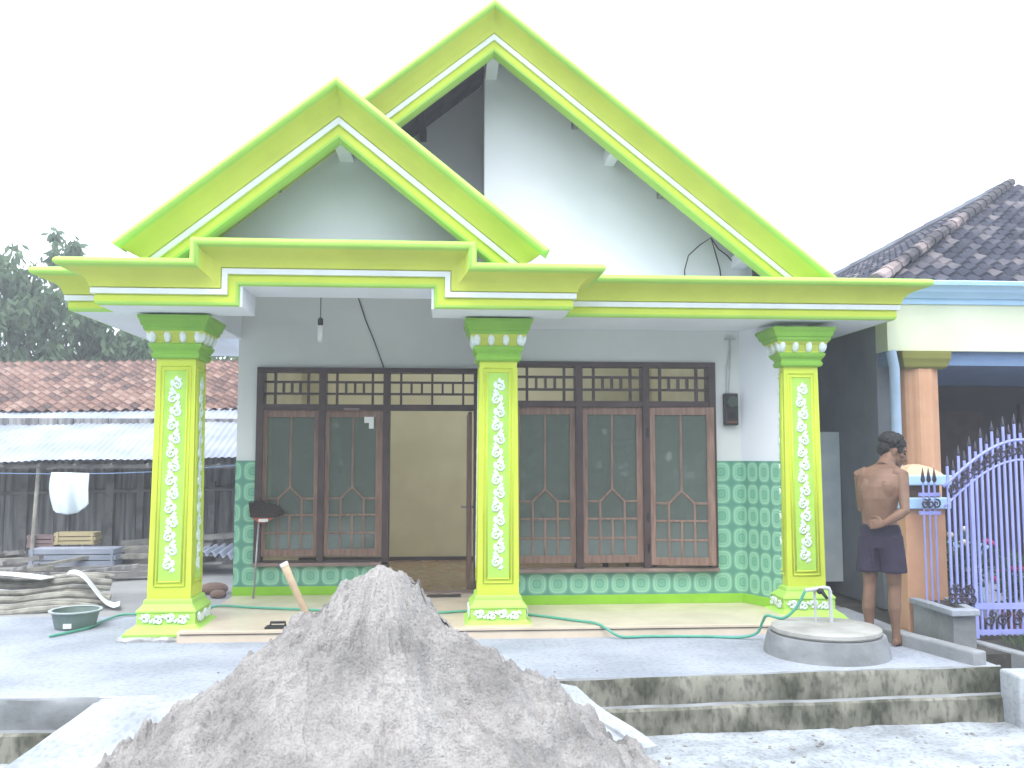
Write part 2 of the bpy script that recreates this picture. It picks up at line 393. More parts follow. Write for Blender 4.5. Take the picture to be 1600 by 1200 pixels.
tag(b.build('ramp_kerb', M['ramp'], smooth=40, weld=True), kind='structure')
# drain at the neighbour's side: two low kerbs and the dark ditch between
def bar(p, q, w, z0, z1, m, name, extra=0):
    p, q = Vector((*p, 0)), Vector((*q, 0)); d = (q - p).normalized(); n = Vector((-d.y, d.x, 0)) * w / 2
    bb = MB(); bb.slab([(v.x, v.y) for v in (p - n, q - n, q + n, p + n)], z0, z1); return bb
o = bar((3.62, 7.55), (3.90, 6.46), .12, -.05, .10, None, '').build('drain_kerb', M['well'], bevel=.015); tag(o, kind='structure')
o = bar((4.32, 7.66), (4.58, 6.3), .10, -.3, .0, None, '').build('drain_kerb', M['well'], bevel=.012); tag(o, kind='structure')
b = MB(); b.box(3.97, 4.75, 6.12, 6.36, -.5, .004); o = b.build('culvert_block', M['ramp'], bevel=.02); tag(o, kind='structure')

# ================================================================== HOUSE
H = thing('house', (.4, 9.2, 0), 'white single storey house with lime green cornices, twin gables and three ornate columns', 'house')
b = MB(); b.box(-2.226, 3.07, 7.68, 9.6, -.3, .09).box(-2.226, 3.07, 9.9, 17, -.3, .05)
b.build('porch_floor', M['porchfloor'], H, bevel=.004)
b = MB(); b.box(-2.2, 3.0, 7.672, 7.68, .062, .067); b.build('floor_joint', M['black'], H)
ZW, ZT = .465, 2.465      # window opening bottom and top
RZ = lambda x: 5.33 + .33 - .809 * abs(x - .40)     # underside of main roof over x
# front wall, left half (set back) and right half
b = MB()
YL, YR = 9.6, 8.82
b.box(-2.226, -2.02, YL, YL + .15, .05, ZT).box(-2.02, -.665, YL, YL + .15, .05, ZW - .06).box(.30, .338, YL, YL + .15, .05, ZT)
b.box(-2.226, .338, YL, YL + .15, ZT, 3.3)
b.build('front_wall', M['porchshade'], H)
b = MB(); b.prism([(-2.226, 3.3), (.338, 3.3), (.338, RZ(.338)), (-2.226, RZ(-2.226))], YL, YL + .15); b.build('upper_gable_wall', M['wall'], H)
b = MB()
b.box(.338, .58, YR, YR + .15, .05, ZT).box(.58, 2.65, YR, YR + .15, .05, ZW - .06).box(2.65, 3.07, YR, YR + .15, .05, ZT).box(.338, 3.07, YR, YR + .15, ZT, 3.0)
b.build('front_wall', M['porchshade'], H); b = MB()
b.prism([(.338, 3.0), (3.07, 3.0), (3.07, RZ(3.07)), (.40, RZ(.40)), (.338, RZ(.338))], YR, YR + .15)
b.box(.338, .488, YR + .15, YL, .05, 5.5)
b.build('upper_gable_wall', M['wall'], H)
b = MB(); b.slab([(2.92, YR), (3.15, 8.34), (3.24, 8.34), (3.07, YR)], .05, 2.79); b.build('wing_wall', M['wall'], H)
b = MB(); b.box(-2.226, -2.08, YL + .15, 17, .05, 3.4).box(2.92, 3.07, YR + .15, 17, .05, 3.15).box(-2.08, 2.92, 16.85, 17, .05, 3.4); b.build('side_wall', M['wall'], H)
# tile dado (6 mm proud) and skirting
b = MB(); t = .012
b.box(-2.226, -2.025, YL - t, YL, .18, 1.482).box(-2.025, -.67, YL - t, YL, .18, ZW - .06)
b.build('wall_tiles', M['tile'], H); b = MB()
b.box(.338, .575, YR - t, YR, .18, 1.482).box(.575, 2.655, YR - t, YR, .18, ZW - .06).box(2.655, 2.92, YR - t, YR, .18, 1.482)
b.build('wall_tiles', M['tile'], H)
b = MB(); b.slab([(2.908, YR - t), (3.138, 8.338), (3.15, 8.338), (2.92, YR)], .18, 1.482); b.build('wall_tiles', M['tile'], H)
for bb in (MB().box(-2.232, -.67, YL - .02, YL, .09, .18), MB().box(.338, 2.91, YR - .02, YR, .09, .18), MB().slab([(2.90, YR - .021), (3.13, 8.335), (3.15, 8.335), (2.92, YR)], .09, .18)):
    bb.build('skirting', M['skirt'], H, bevel=.003)
# inside room seen through door and transoms
b = MB(); b.box(-2.08, 2.92, 9.75, 12.7, .05, .085); b.build('room_floor', M['brownfloor'], H)
b = MB(); b.box(-2.08, 2.92, 12.7, 12.8, .05, 3.0).box(-2.08, -2.06, 9.75, 12.7, .05, 3.0).box(2.90, 2.92, 8.97, 12.7, .05, 3.0)
b.build('room_wall', M['cream'], H)
b = MB(); b.box(-2.06, 2.9, 12.66, 12.7, .085, .135); b.build('room_skirting', M['darkwood'], H)

# ---- windows
def sash(x0, x1, y, z0, z1, rot=0):
    """one casement: stiles, rails, centre mullion, pointed motif and small grid; pane behind"""
    w = x1 - x0; b = MB(); s = .075; d = .04; bar_ = .022
    gx0, gx1, gz0, gz1 = s, w - s, s, z1 - z0 - s
    b.box(0, s, -d, 0, 0, z1 - z0).box(w - s, w, -d, 0, 0, z1 - z0).box(s, w - s, -d, 0, 0, s).box(s, w - s, -d, 0, z1 - z0 - s, z1 - z0)
    c = w / 2; q = (gx1 - gx0) / 4; zs = [.241, .428, .60]        # grid levels above the sash foot
    za = .725
    h = bar_ / 2; y0, y1 = -.03, -.012
    b.box(c - h, c + h, y0, y1, za, gz1)
    b.box(gx0, gx1, y0, y1, zs[0] - h, zs[0] + h).box(gx0, gx1, y0, y1, zs[1] - h, zs[1] + h)
    b.box(gx0, c - q, y0, y1, zs[2] - h, zs[2] + h).box(c + q, gx1, y0, y1, zs[2] - h, zs[2] + h)
    for sx in (-1, 1):
        xm = c + sx * q
        b.box(xm - h, xm + h, y0 - .002, y1 + .002, gz0, zs[2] + .012)
        b.prism([(c, za + .014), (c, za - .018), (xm, zs[2] - .018), (xm, zs[2] + .014)][::sx], y0 - .004, y1 + .004)
    b.box(c - h, c + h, y0 - .002, y1 + .002, gz0, zs[1])
    o = b.build('window_sash', M['wood'], H, bevel=.004)
    M4 = Matrix.Translation((x0, y, z0)) @ Matrix.Rotation(R(rot), 4, 'Z')
    o.matrix_parent_inverse = world(H).inverted(); o.location = M4.to_translation(); o.rotation_euler = (0, 0, R(rot))
    p = MB(); p.box(gx0 - .01, gx1 + .01, -.022, -.018, gz0 - .01, gz1 + .01)
    po = p.build('pane', M['glass']); po.parent = o
    return o
ZTR = 2.045        # transom rail centre
sash(-1.985, -1.345, YL + .03, ZW + .02, ZTR - .03); sash(-1.335, -.70, YL + .03, ZW + .02, ZTR - .03)
sash(.62, 1.265, YR + .03, ZW + .02, ZTR - .03); sash(1.29, 1.93, YR + .03, ZW + .02, ZTR - .03)
o = sash(1.965, 2.62, YR - .005, ZW + .0, ZTR - .035, -8)
for z in (.12, .42, 1.25): hg = MB().tube([(.0, -.045, z), (.0, -.045, z + .09)], .012, 6).build('hinge', M['black']); hg.parent = o
# frames
b = MB(); f = .035
def frame(b, xs, y, z0, z1, door=None):
    for x in xs: b.box(x - f, x + f, y - .05, y + .12, z0, ZT - .05)
    b.box(xs[0] - f, xs[-1] + f, y - .05, y + .12, ZT - .05, ZT)
    for a, c in zip(xs[:-1], xs[1:]):
        b.box(a + f, c - f, y - .045, y + .12, ZTR - .03, ZTR + .03)
b = MB(); frame(b, [-1.985, -1.34, -.665], YL, ZW - .03, ZT); b.box(-2.02, -.63, YL - .052, YL + .12, ZW - .04, ZW - .03)
b.box(.262, .30, YL - .05, YL + .12, .09, ZT - .05).box(-.63, .262, YL - .045, YL + .12, ZTR - .03, ZTR + .03).box(-.63, .30, YL - .05, YL + .12, ZT - .05, ZT)
b.box(-.70, -.63, YL - .05, YL + .12, .09, ZW - .06)
b.build('window_frame', M['darkwood'], H, bevel=.004)
b = MB(); frame(b, [.615, 1.28, 1.95, 2.62], YR, ZW - .03, ZT); b.build('window_frame', M['darkwood'], H, bevel=.004)
b = MB(); b.box(-2.03, -.70, YL - .075, YL + .10, ZW - .075, ZW - .04); b.build('window_sill', M['sill'], H, bevel=.006)
b = MB(); b.box(.575, 2.66, YR - .075, YR + .10, ZW - .065, ZW - .03); b.build('window_sill', M['sill'], H, bevel=.006)
def transom(x0, x1, y, double=False):
    b = MB(); z0, z1 = ZTR + .03, ZT - .05; h = .011; y0, y1 = y - .02, y + .03
    za, zb = z0 + (z1 - z0) * .335, z0 + (z1 - z0) * .70; s = .115
    b.box(x0, x1, y0, y1, za - h, za + h).box(x0, x1, y0, y1, zb - h, zb + h)
    for x in (x0 + s, x1 - s): b.box(x - h, x + h, y0 - .002, y1 + .002, z0, z1)
    n = 5 if not double else 6
    for i in range(1, n - 1 if not double else n):
        x = x0 + s + (x1 - x0 - 2 * s) * i / (n - 1 if not double else n)
        if double and i == 3: b.box(x - h, x + h, y0 - .002, y1 + .002, z0, z1)
        else: b.box(x - h, x + h, y0, y1, za + h, zb - h)
    b.build('transom', M['darkwood'], H)
transom(-1.95, -1.375, YL); transom(-1.305, -.70, YL); transom(-.63, .262, YL, True)
for a in (.65, 1.315, 1.985): transom(a, a + .6, YR)
# paper stickers on the glass of second sash
b = MB(); b.box(-.90, -.80, YL - .012, YL - .010, 1.88, 1.945).box(-.85, -.80, YL - .0125, YL - .0105, 1.82, 1.88); b.build('paper_sticker', M['white'], H)
b = MB(); b.box(-1.11, -.95, YL - .06, YL - .046, 2.01, 2.035); b.build('wood_sticker', M['sill'], H)
# furniture seen dimly inside
t_ = thing('mirror_stand', (1.95, 9.9, .09), 'dark wooden frame standing inside behind the right hand windows', 'wooden frame')
b = MB(); b.tube([(1.72, 9.9, .09), (1.74, 9.9, 1.35), (1.80, 9.9, 1.60), (1.92, 9.9, 1.66), (2.22, 9.9, 1.66)], .035, 8); b.build('upright', M['darkwood'], t_, smooth=True)
b = MB(); b.tube([(2.30, 9.92, .09), (2.25, 9.92, 1.0), (2.22, 9.92, 1.84)], .032, 8); b.build('upright', M['darkwood'], t_, smooth=True)
b = MB(); b.tube([(1.98, 9.94, .09), (1.96, 9.94, 1.62)], .02, 8); b.build('rail', M['darkwood'], t_, smooth=True)
# door: frame and leaf swung into the room
b = MB(); b.box(.205, .245, YL + .13, YL + .98, .10, 2.01); d = b.build('door', M['wood'], H, bevel=.006)
b = MB(); b.tube([(.205, YL + .20, .98), (.15, YL + .20, .98), (.14, YL + .28, .98)], .011, 8).tube([(.245, YL + .20, .98), (.30, YL + .20, .98), (.305, YL + .26, .98)], .011, 8); b.build('handle', M['steel'], d, smooth=True)
b = MB(); b.box(-.63, .262, YL - .02, YL + .12, .075, .105); b.build('threshold', M['sill'], H, bevel=.005)

# ---- cornices
CP = [(.03, -.003), (0, .0), (.012, .022), (.03, .028), (.07, .028), (.088, .02), (.092, .03), (.094, .052), (.137, .052), (.139, .034),
      (.147, .06), (.165, .064), (.19, .075), (.22, .098), (.245, .13), (.262, .165), (.272, .205), (.276, .215),
      (.282, .245), (.295, .262), (.312, .268), (.332, .262), (.345, .248), (.352, .22), (.352, -.12)]
PCS = [('cornice', M['lime'], 0, 3), ('band', M['band'], 3, 6), ('white_strip', M['strip'], 6, 9), ('cove', M['olive'], 9, 17), ('bead', M['lime'], 17, 24)]
def pcs(nm): return [(nm, M['lime'], 0, 3)] + PCS[1:]
Zu, F_ = (0, 0, 1), (0, -1, 0)
ZM = 2.787
sweep([((.70, 8.0, ZM), Zu, F_), ((4.11, 8.0, ZM), Zu, (1, -1, 0)), ((4.11, 11.5, ZM), Zu, (1, 0, 0))], CP, None, '', H, pcs('canopy_cornice'))
sweep([((-3.29, 11.5, ZM), Zu, (-1, 0, 0)), ((-3.29, 8.0, ZM), Zu, (-1, -1, 0)), ((-2.6, 8.0, ZM), Zu, F_)], CP, None, '', H, pcs('canopy_cornice'))
ZP, YP = 2.757, 7.45
sweep([((-2.86, 7.99, ZP), Zu, (-1, 0, 0)), ((-2.86, YP, ZP), Zu, (-1, -1, 0)), ((-1.73, YP, ZP), (-1, 0, 1), F_), ((-1.73, YP, ZP + .172), (-1, 0, 1), F_),
       ((-.135, YP, ZP + .172), (1, 0, 1), F_), ((-.135, YP, ZP), (1, 0, 1), F_), ((1.01, YP, ZP), Zu, (1, -1, 0)), ((1.01, 7.99, ZP), Zu, (1, 0, 0))], CP, None, '', H, pcs('portico_cornice'))
def gable(xc, y, za, slope, zfoot, zend, sc, nm):
    th = math.atan(slope); c, s = math.cos(th), math.sin(th); P = [(n * sc, d * sc) for n, d in [(0, -.12)] + CP[1:]]
    k = ((zend - zfoot) / P[-2][0] - c) / s
    w = (za - zfoot) / slope
    sweep([((xc - w, y, zfoot), (-s + k * c, 0, c + k * s), F_), ((xc, y, za), (0, 0, 1 / c), F_), ((xc + w, y, zfoot), (s - k * c, 0, c + k * s), F_)], P, None, '', H, pcs(nm))
gable(-.955, 7.57, 4.232, .81, 3.08, 3.25, 1.03, 'gable_moulding')
gable(.402, 8.20, 5.335, .809, 3.05, 3.19, .94, 'gable_moulding')
# beams, soffits, flat canopy slabs
b = MB()
b.prism([(-2.86, ZP), (-1.71, ZP), (-1.71, ZP + .172), (-.155, ZP + .172), (-.155, ZP), (1.01, ZP), (1.01, 3.09), (-2.86, 3.09)], YP + .004, 7.95)
b.build('portico_beam', M['wall'], H)
for x in (-2.50, .30):
    b = MB(); b.box(x, x + .30, 7.95, (YL if x < 0 else YR) - .004, 2.765, 3.10); b.build('side_beam', M['wall'], H)
b = MB(); b.slab([(.60, 8.004), (4.11, 8.004), (4.11, 11.5), (3.07, 11.5), (3.07, YR - .002), (.60, YR - .002)], ZM + .004, 3.09); b.build('canopy_slab', M['wall'], H)
b = MB(); b.box(-3.29, -2.50, 8.004, 11.5, ZM + .004, 3.09); b.build('canopy_slab', M['wall'], H)
b = MB(); b.box(-2.20, .30, 7.95, YL - .002, 3.30, 3.36); b.build('porch_ceiling', M['porchshade'], H)
b = MB(); b.prism([(-2.58, 3.095), (.67, 3.095), (.67, 3.27), (-.955, 4.588), (-2.58, 3.27)], 8.15, 8.25); b.build('gable_wall', M['wall'], H)
# roof slabs (tiled on top) behind the mouldings
def roof_slab(xa, za, xb, zb, y0, y1, t, nm='roof', m='terracotta'):
    b = MB(); b.prism([(xa, za), (xb, zb), (xb, zb + t), (xa, za + t)], y0, y1); return b
def slope_pair(xc, zr, slope, wl, wr, y0, y1l, y1r, nm='roof'):
    b = MB(); b.prism([(xc - wl, zr - slope * wl), (xc, zr), (xc, zr + .05), (xc - wl, zr - slope * wl + .05)], y0, y1l)
    b.prism([(xc, zr), (xc + wr, zr - slope * wr), (xc + wr, zr - slope * wr + .05), (xc, zr + .05)], y0, y1r)
    o = b.build(nm, M['roofwood'], H); return o
M['roofwood'] = mat('dark_roof_board', (.10, .085, .095), .85, (.06, .052, .06), 5)
r1 = slope_pair(.402, 5.335 + .33, .809, 3.0, 3.0, 8.1, 10.0, 10.0)
b = MB(); zr = 5.335 + .33; b.prism([(-2.598, zr - 2.427), (.402, zr), (.402, zr + .05), (-2.598, zr - 2.377)], 12.6, 17.2).prism([(.402, zr), (3.402, zr - 2.427), (3.402, zr - 2.377), (.402, zr + .05)], 12.6, 17.2)
b.build('roof', M['roofwood'], H)
L = math.hypot(3.0, 3.0 * .809)
zt = 5.335 + .385
for sg in (-1, 1):
    for y0_, ln in ((8.12, 1.9), (12.58, 4.6)):
        roof_sheet('roof_tiles', M['terracotta'], r1, (.402 + sg * 3.0, y0_, zt - .809 * 3.0), (0, 1, 0), (-sg * 3, 0, 2.427), ln, L, .24, .30, .012, sub=3)
    b = MB(); b.add([(.402, 10.0, zr + .04), (.402, 12.6, zr + .04), (.402 + sg * 3, 12.6, zr - 2.387), (.402 + sg * 3, 10.0, zr - 2.387)], [(0, 1, 2, 3)]); b.build('added_skylight', glass_mat('added_skylight_glass', (.9, .92, .9)), H)  # skylight added on both slopes to let daylight into the room
r2 = slope_pair(-.955, 4.232 + .36, .81, 1.62, 1.62, 7.45, 9.55, 8.80)
zt2 = 4.232 + .415; L2 = math.hypot(1.6, 1.6 * .81)
roof_sheet('roof_tiles', M['terracotta'], r2, (-.955 - 1.6, 7.47, zt2 - 1.296), (0, 1, 0), (1.6, 0, 1.296), 2.05, L2, .24, .30, .012, sub=3)
roof_sheet('roof_tiles', M['terracotta'], r2, (-.955 + 1.6, 7.47, zt2 - 1.296), (0, 1, 0), (-1.6, 0, 1.296), 1.3, L2, .24, .30, .012, sub=3)
# purlin ends under the verges (white)
def purlin(x, z, y0, y1, w=.10, h=.13, m='wall'):
    b = MB(); b.box(x - w / 2, x + w / 2, y0, y1, z - h, z); b.build('purlin', M[m], H, bevel=.006)
purlin(-.955, 4.40, 7.60, 8.15, .13, .17); purlin(.402, 5.50, 8.26, YR, .12, .16)
for sx, wd, m in ((1.20, .11, 'wall'),):
    purlin(.402 + sx, 5.60 - .809 * sx - .02, 8.26, YR, wd, .14)
for sx in (.85, 1.72): purlin(.402 + sx, 5.62 - .809 * sx, 8.26, YR, .06, .09, 'plank')
purlin(.402 + 2.52, 5.62 - .809 * 2.52 - .03, 8.26, YR, .14, .12)
for sx in (-.62, .66): purlin(-.955 + sx, 4.53 - .81 * abs(sx), 7.60, 8.15, .07, .10, 'plank')
for sx in (-.7, -1.3): purlin(.402 + sx, 5.62 + .809 * sx, 8.26, YL, .07, .10, 'roofwood')

# ---- columns
def scroll(b, c, r, turns, a0, sgn, w0, w1, n=20):
    pts = []; rs = []
    for i in range(n + 1):
        t = i / n; a = a0 + sgn * turns * 2 * math.pi * t; rr = r * (1 - .82 * t)
        pts.append((c[0] + rr * math.cos(a), 0, c[1] + rr * math.sin(a))); rs.append(w0 + (w1 - w0) * t)
    b.tube(pts, rs, 5)
def leaf(b, p, ang, ln, w):
    ca, sa = math.cos(ang), math.sin(ang)
    prof = [(0, .25), (.25, .8), (.5, 1), (.78, .6), (1, .05)]
    vs = []
    for t, q in prof:
        for s in (-1, 0, 1): vs.append((p[0] + ca * ln * t - sa * s * w * q, -.010 if s == 0 else -.002, p[1] + sa * ln * t + ca * s * w * q))
    b.add(vs, [(i * 3 + j, i * 3 + j + 1, i * 3 + j + 4, i * 3 + j + 3) for i in range(4) for j in range(2)])
def vine(b, h, w, n, flip=1):
    """running scroll relief in local XZ, height h, half width w, n motifs"""
    p = h / n
    pts = [(math.sin(i / 8 * math.pi) * w * .45, 0, i / 8 * p) for i in range(int(n * 8) + 1)]
    b.tube(pts, .006, 5)
    for i in range(n):
        s = 1 if i % 2 == 0 else -1
        z = (i + .5) * p
        scroll(b, (-s * w * .30, z + p * .02), w * .62, 1.35, math.pi * (.5 if s > 0 else .5), s, .0125, .008)
        leaf(b, (s * w * .3, z - p * .1), math.pi / 2 - s * .2, p * .55, w * .34)
        leaf(b, (s * w * .1, z - p * .42), math.pi / 2 - s * 1.0, p * .4, w * .3)
        leaf(b, (-s * w * .15, z + p * .3), math.pi / 2 + s * 1.1, p * .42, w * .3)
        leaf(b, (0, z + p * .34), math.pi / 2 + s * .35, p * .4, w * .26)
def on_faces(fn, half, faces=(0, 1, 3)):
    b = MB()
    for k in faces:
        s0 = len(b.v); fn(b); b.xf(Matrix.Rotation(k * math.pi / 2, 4, 'Z') @ Matrix.Translation((0, -half, 0)), s0)
    return b
def make_column():
    """built about the origin: x, y = 0 axis, z = 0 yard"""
    b = MB(); b.lathe([(.325, .180), (.34, .181), (2.385, .165)], sq=True); col = b.build('column', M['band'])
    # recessed field and beads on each face (follow the taper by a slight lean)
    def lean(z): return .181 - .016 * (z - .34) / 2.045
    def fields(b):
        for x0, x1, z0, z1, d in ((-.095, .095, .47, 2.27, .004),):
            b.add([(x0, .0, z0), (x1, 0, z0), (x1, 0, z1), (x0, 0, z1)], [(0, 1, 2, 3)])
    def place(fn):
        b = MB()
        for k in range(4):
            s0 = len(b.v); fn(b)
            for i in range(s0, len(b.v)):
                x, y, z = b.v[i]; b.v[i] = (x, y - lean(z) - .004, z)
            b.xf(Matrix.Rotation(k * math.pi / 2, 4, 'Z'), s0)
        return b
    place(fields).build('inset_panel', M['panel'], col)
    def beads(b):
        for w, z0, z1, r in ((.100, .465, 2.275, .008), (.128, .43, 2.31, .006)):
            c = [(-w, 0, z0), (w, 0, z0), (w, 0, z1), (-w, 0, z1)]
            for i in range(4): b.tube([c[i], c[(i + 1) % 4]], r, 6)
    place(beads).build('panel_bead', M['band'], col, smooth=True)
    def orn(b):
        s0 = len(b.v); vine(b, 1.66, .060, 14); b.xf(Matrix.Translation((0, 0, .54)), s0)
    place(orn).build('scroll_ornament', M['orn'], col, smooth=True)
    b = MB(); b.lathe([(2.375, .185), (2.385, .197), (2.41, .20), (2.415, .19), (2.44, .192), (2.47, .215), (2.495, .222), (2.505, .20), (2.52, .195), (2.575, .215), (2.605, .25)], sq=True)
    cap = b.build('capital', M['olive'], col, bevel=.004)
    b = MB(); b.lathe([(2.372, .188), (2.386, .2), (2.412, .203), (2.417, .193), (2.44, .195), (2.47, .218), (2.497, .226), (2.506, .204)], sq=True)
    b.lathe([(2.60, .245), (2.625, .262), (2.645, .262), (2.65, .275), (2.69, .285), (2.715, .30), (2.74, .30)], sq=True); b.build('capital_mouldings', M['green'], col, bevel=.004)
    b = MB(); b.lathe([(2.74, .11), (2.79, .10)], sq=True); b.build('neck_block', M['wall'], col)
    for k in range(4):
        for x in (-.19, -.065, .065, .19):
            b = MB().ball((0, 0, 0), (.031, .03, .056), k=10); b.xf(Matrix.Rotation(k * math.pi / 2, 4, 'Z') @ Matrix.Translation((x, -.217, 2.557)) @ Matrix.Rotation(R(18), 4, 'X'))
            b.build('capital_leaf', M['orn'], col, smooth=True)
    b = MB(); b.lathe([(.03, .325), (.055, .33), (.06, .318), (.085, .30), (.108, .262), (.118, .25), (.122, .242), (.215, .240), (.222, .25), (.235, .246), (.262, .222), (.285, .205), (.30, .204), (.318, .20), (.326, .186)], sq=True)
    b.build('column_base', M['lime'], col, bevel=.004)
    def bo(b):
        s0 = len(b.v); vine(b, .40, .042, 4); b.xf(Matrix.Translation((.20, -.008, .168)) @ Matrix.Rotation(-math.pi / 2, 4, 'Y'), s0)
    on_faces(bo, .241, (0, 1, 2, 3)).build('base_ornament', M['orn'], col, smooth=True)
    b = MB()
    n = 40
    for ring, z, r in ((0, -.02, .36), (1, .018, .365), (2, .034, .33)):
        for i in range(n):
            a = 2 * math.pi * i / n; q = 1 / max(abs(math.cos(a)), abs(math.sin(a))); w = 1 + .04 * math.sin(i * 2.7) + .03 * math.sin(i * 5.1)
            b.v.append((r * q * w * math.cos(a), r * q * w * math.sin(a), z + .008 * math.sin(i * 1.9)))
    b.f = [(k * n + i, k * n + (i + 1) % n, (k + 1) * n + (i + 1) % n, (k + 1) * n + i) for k in range(2) for i in range(n)] + [tuple(2 * n + i for i in range(n))]
    b.m = [0] * len(b.f); b.build('footing', M['rough'], col)
    return col
c0 = make_column()
for i, (x, y) in enumerate(((-2.365, 8.08), (.432, 8.09), (3.315, 8.40))):
    c = c0 if i == 0 else copy_tree(c0)
    c.location = (x, y, 0); c.rotation_euler = (0, 0, 0); par(c, H)

# ================================================================== things on the porch
t = thing('light_bulb', (-1.22, 8.5, 2.6), 'white tube shaped bulb hanging on a black cord from the porch ceiling', 'light bulb')
b = MB(); b.tube([(-1.22, 8.5, 3.30), (-1.22, 8.5, 2.82)], .005, 6); b.build('cord', M['black'], t)
b = MB(); b.lathe([(2.76, .02), (2.77, .026), (2.82, .026), (2.835, .012)], (-1.22, 8.5), 14); b.build('socket', M['black'], t, smooth=40)
b = MB(); b.lathe([(2.60, .012), (2.606, .022), (2.63, .026), (2.75, .026), (2.76, .02)], (-1.22, 8.5), 14); b.build('tube', M['white'], t, smooth=50)
t = thing('electricity_meter', (2.80, 8.8, 1.83), 'dark electricity meter box on the white wall right of the windows', 'electricity meter')
b = MB(); b.box(2.735, 2.875, 8.74, 8.817, 1.835, 2.155); b.build('case', M['meter'], t, bevel=.012)
b = MB(); b.lathe([(0, .058), (.03, .058), (.04, .05)], (0, 0), 20); b.xf(Matrix.Translation((2.805, 8.74, 2.07)) @ Matrix.Rotation(R(90), 4, 'X')); b.build('dial_cover', mat('smoky_green_glass', (.07, .09, .075), .2), t, smooth=40)
b = MB(); b.box(2.75, 2.86, 8.733, 8.74, 1.86, 1.875); b.build('terminal_strip', mat('rust_brown', (.2, .09, .05)), t)
b = MB(); b.box(2.77, 2.84, 8.733, 8.74, 1.9, 1.97); b.build('label_plate', M['black'], t)
t = thing('conduit', (2.80, 8.81, 2.2), 'thin grey conduit with bracket rising from the meter to the soffit', 'conduit')
b = MB(); b.tube([(2.775, 8.81, 2.16), (2.78, 8.81, 2.40), (2.815, 8.81, 2.60), (2.82, 8.81, 2.715)], .006, 6).tube([(2.80, 8.81, 2.16), (2.812, 8.81, 2.40), (2.825, 8.81, 2.60), (2.822, 8.81, 2.715)], .006, 6); b.build('cable', M['pipe'], t)
b = MB(); b.box(2.765, 2.875, 8.79, 8.818, 2.70, 2.714); b.build('bracket', M['pipe'], t)
b = MB(); b.tube([(-.99, 9.588, 3.25), (-.90, 9.588, 2.98), (-.80, 9.588, 2.74), (-.70, 9.585, 2.47)], .006, 6); tag(b.build('cable', M['black']), 'thin black cable slanting down the porch wall above the door', 'cable')
b = MB()
b.tube([(2.37, 8.80, 3.1), (2.36, 8.78, 3.40), (2.40, 8.77, 3.55), (2.52, 8.77, 3.66), (2.64, 8.79, 3.74), (2.68, 8.79, 3.60), (2.73, 8.80, 3.42), (2.76, 8.80, 3.1)], .006, 6)
b.tube([(2.64, 8.79, 3.74), (2.71, 8.77, 3.62), (2.80, 8.78, 3.56), (2.86, 8.80, 3.50)], .006, 6)
tag(b.build('cable', M['black'], smooth=True), 'loop of black cable dangling on the white upper gable wall', 'cable')
# upturned broom leaning by the left window
t = thing('broom', (-1.975, 9.40, .09), 'upturned broom with dark bristles and red collar leaning beside the left window', 'broom')
b = MB(); b.tube([(-1.975, 9.40, .09), (-1.955, 9.50, .86)], .010, 8); b.build('handle', M['steel'], t, smooth=True)
b = MB(); b.prism([(-2.03, .90), (-1.955, .84), (-1.90, .84), (-1.78, .90)], 9.475, 9.53); b.build('collar', M['red'], t, bevel=.01)
b = MB(); b.box(-1.955, -1.86, 9.468, 9.476, .855, .885); b.build('clip', M['white'], t)
b = MB(); b.prism([(-2.04, .90), (-1.79, .895), (-1.70, .93), (-1.71, .97), (-1.80, 1.03), (-1.92, 1.04), (-2.06, 1.05)], 9.47, 9.54)
for i in range(60):
    x = random.uniform(-2.04, -1.76); b.tube([(x, random.uniform(9.47, 9.54), .98), (x + random.uniform(-.03, .03), random.uniform(9.45, 9.55), 1.07 - .07 * max(0, (x + 1.85) / .1))], [.006, .002], 4)
b.build('bristles', M['bristle'], t)
b = MB()
def matf(U, V): return U, V, .094 + .008 * (fbm(U * 14, V * 14, 3))
tag(grid(matf, np.linspace(-.22, .13, 20), np.linspace(9.33, 9.50, 10)).build('doormat', M['black'], smooth=True), 'narrow black doormat at the open doorway', 'doormat')
t = thing('hand_float', (-1.42, 7.78, .09), 'dark plastering float lying on the porch edge beside the sand heap', 'hand tool')
b = MB(); b.box(-1.53, -1.33, 7.74, 7.86, .092, .105); b.build('blade', M['black'], t, bevel=.003)
b = MB(); b.tube([(-1.49, 7.80, .10), (-1.49, 7.80, .135), (-1.37, 7.80, .135), (-1.37, 7.80, .10)], .012, 8); b.build('handle', M['black'], t)
# garden hose
def smooth_path(p, n=6):
    p = [Vector(q) for q in p]; out = []
    for i in range(len(p) - 1):
        a, b_, c, d = p[max(i - 1, 0)], p[i], p[i + 1], p[min(i + 2, len(p) - 1)]
        for k in range(n):
            t = k / n; out.append(.5 * ((2 * b_) + (c - a) * t + (2 * a - 5 * b_ + 4 * c - d) * t * t + (3 * b_ - a - 3 * c + d) * t ** 3))
    return out + [p[-1]]
hp = [(-3.35, 7.95, .016), (-3.18, 8.30, .016), (-3.17, 8.66, .016), (-3.12, 8.94, .018), (-2.95, 8.98, .02), (-2.6, 8.97, .02), (-2.34, 8.93, .03), (-2.21, 8.88, .104), (-1.81, 8.75, .104), (-1.37, 8.62, .104), (-.82, 8.44, .104), (-.12, 8.36, .104), (.2, 8.42, .104), (.72, 8.2, .104), (1.10, 7.89, .104), (1.25, 7.74, .106), (1.33, 7.63, .08), (1.45, 7.58, .02), (1.70, 7.60, .016), (2.17, 7.56, .016), (2.42, 7.50, .016), (2.56, 7.44, .06), (2.60, 7.40, .16), (2.62, 7.34, .222), (2.70, 7.20, .225), (2.78, 7.12, .32), (2.84, 7.08, .46)]
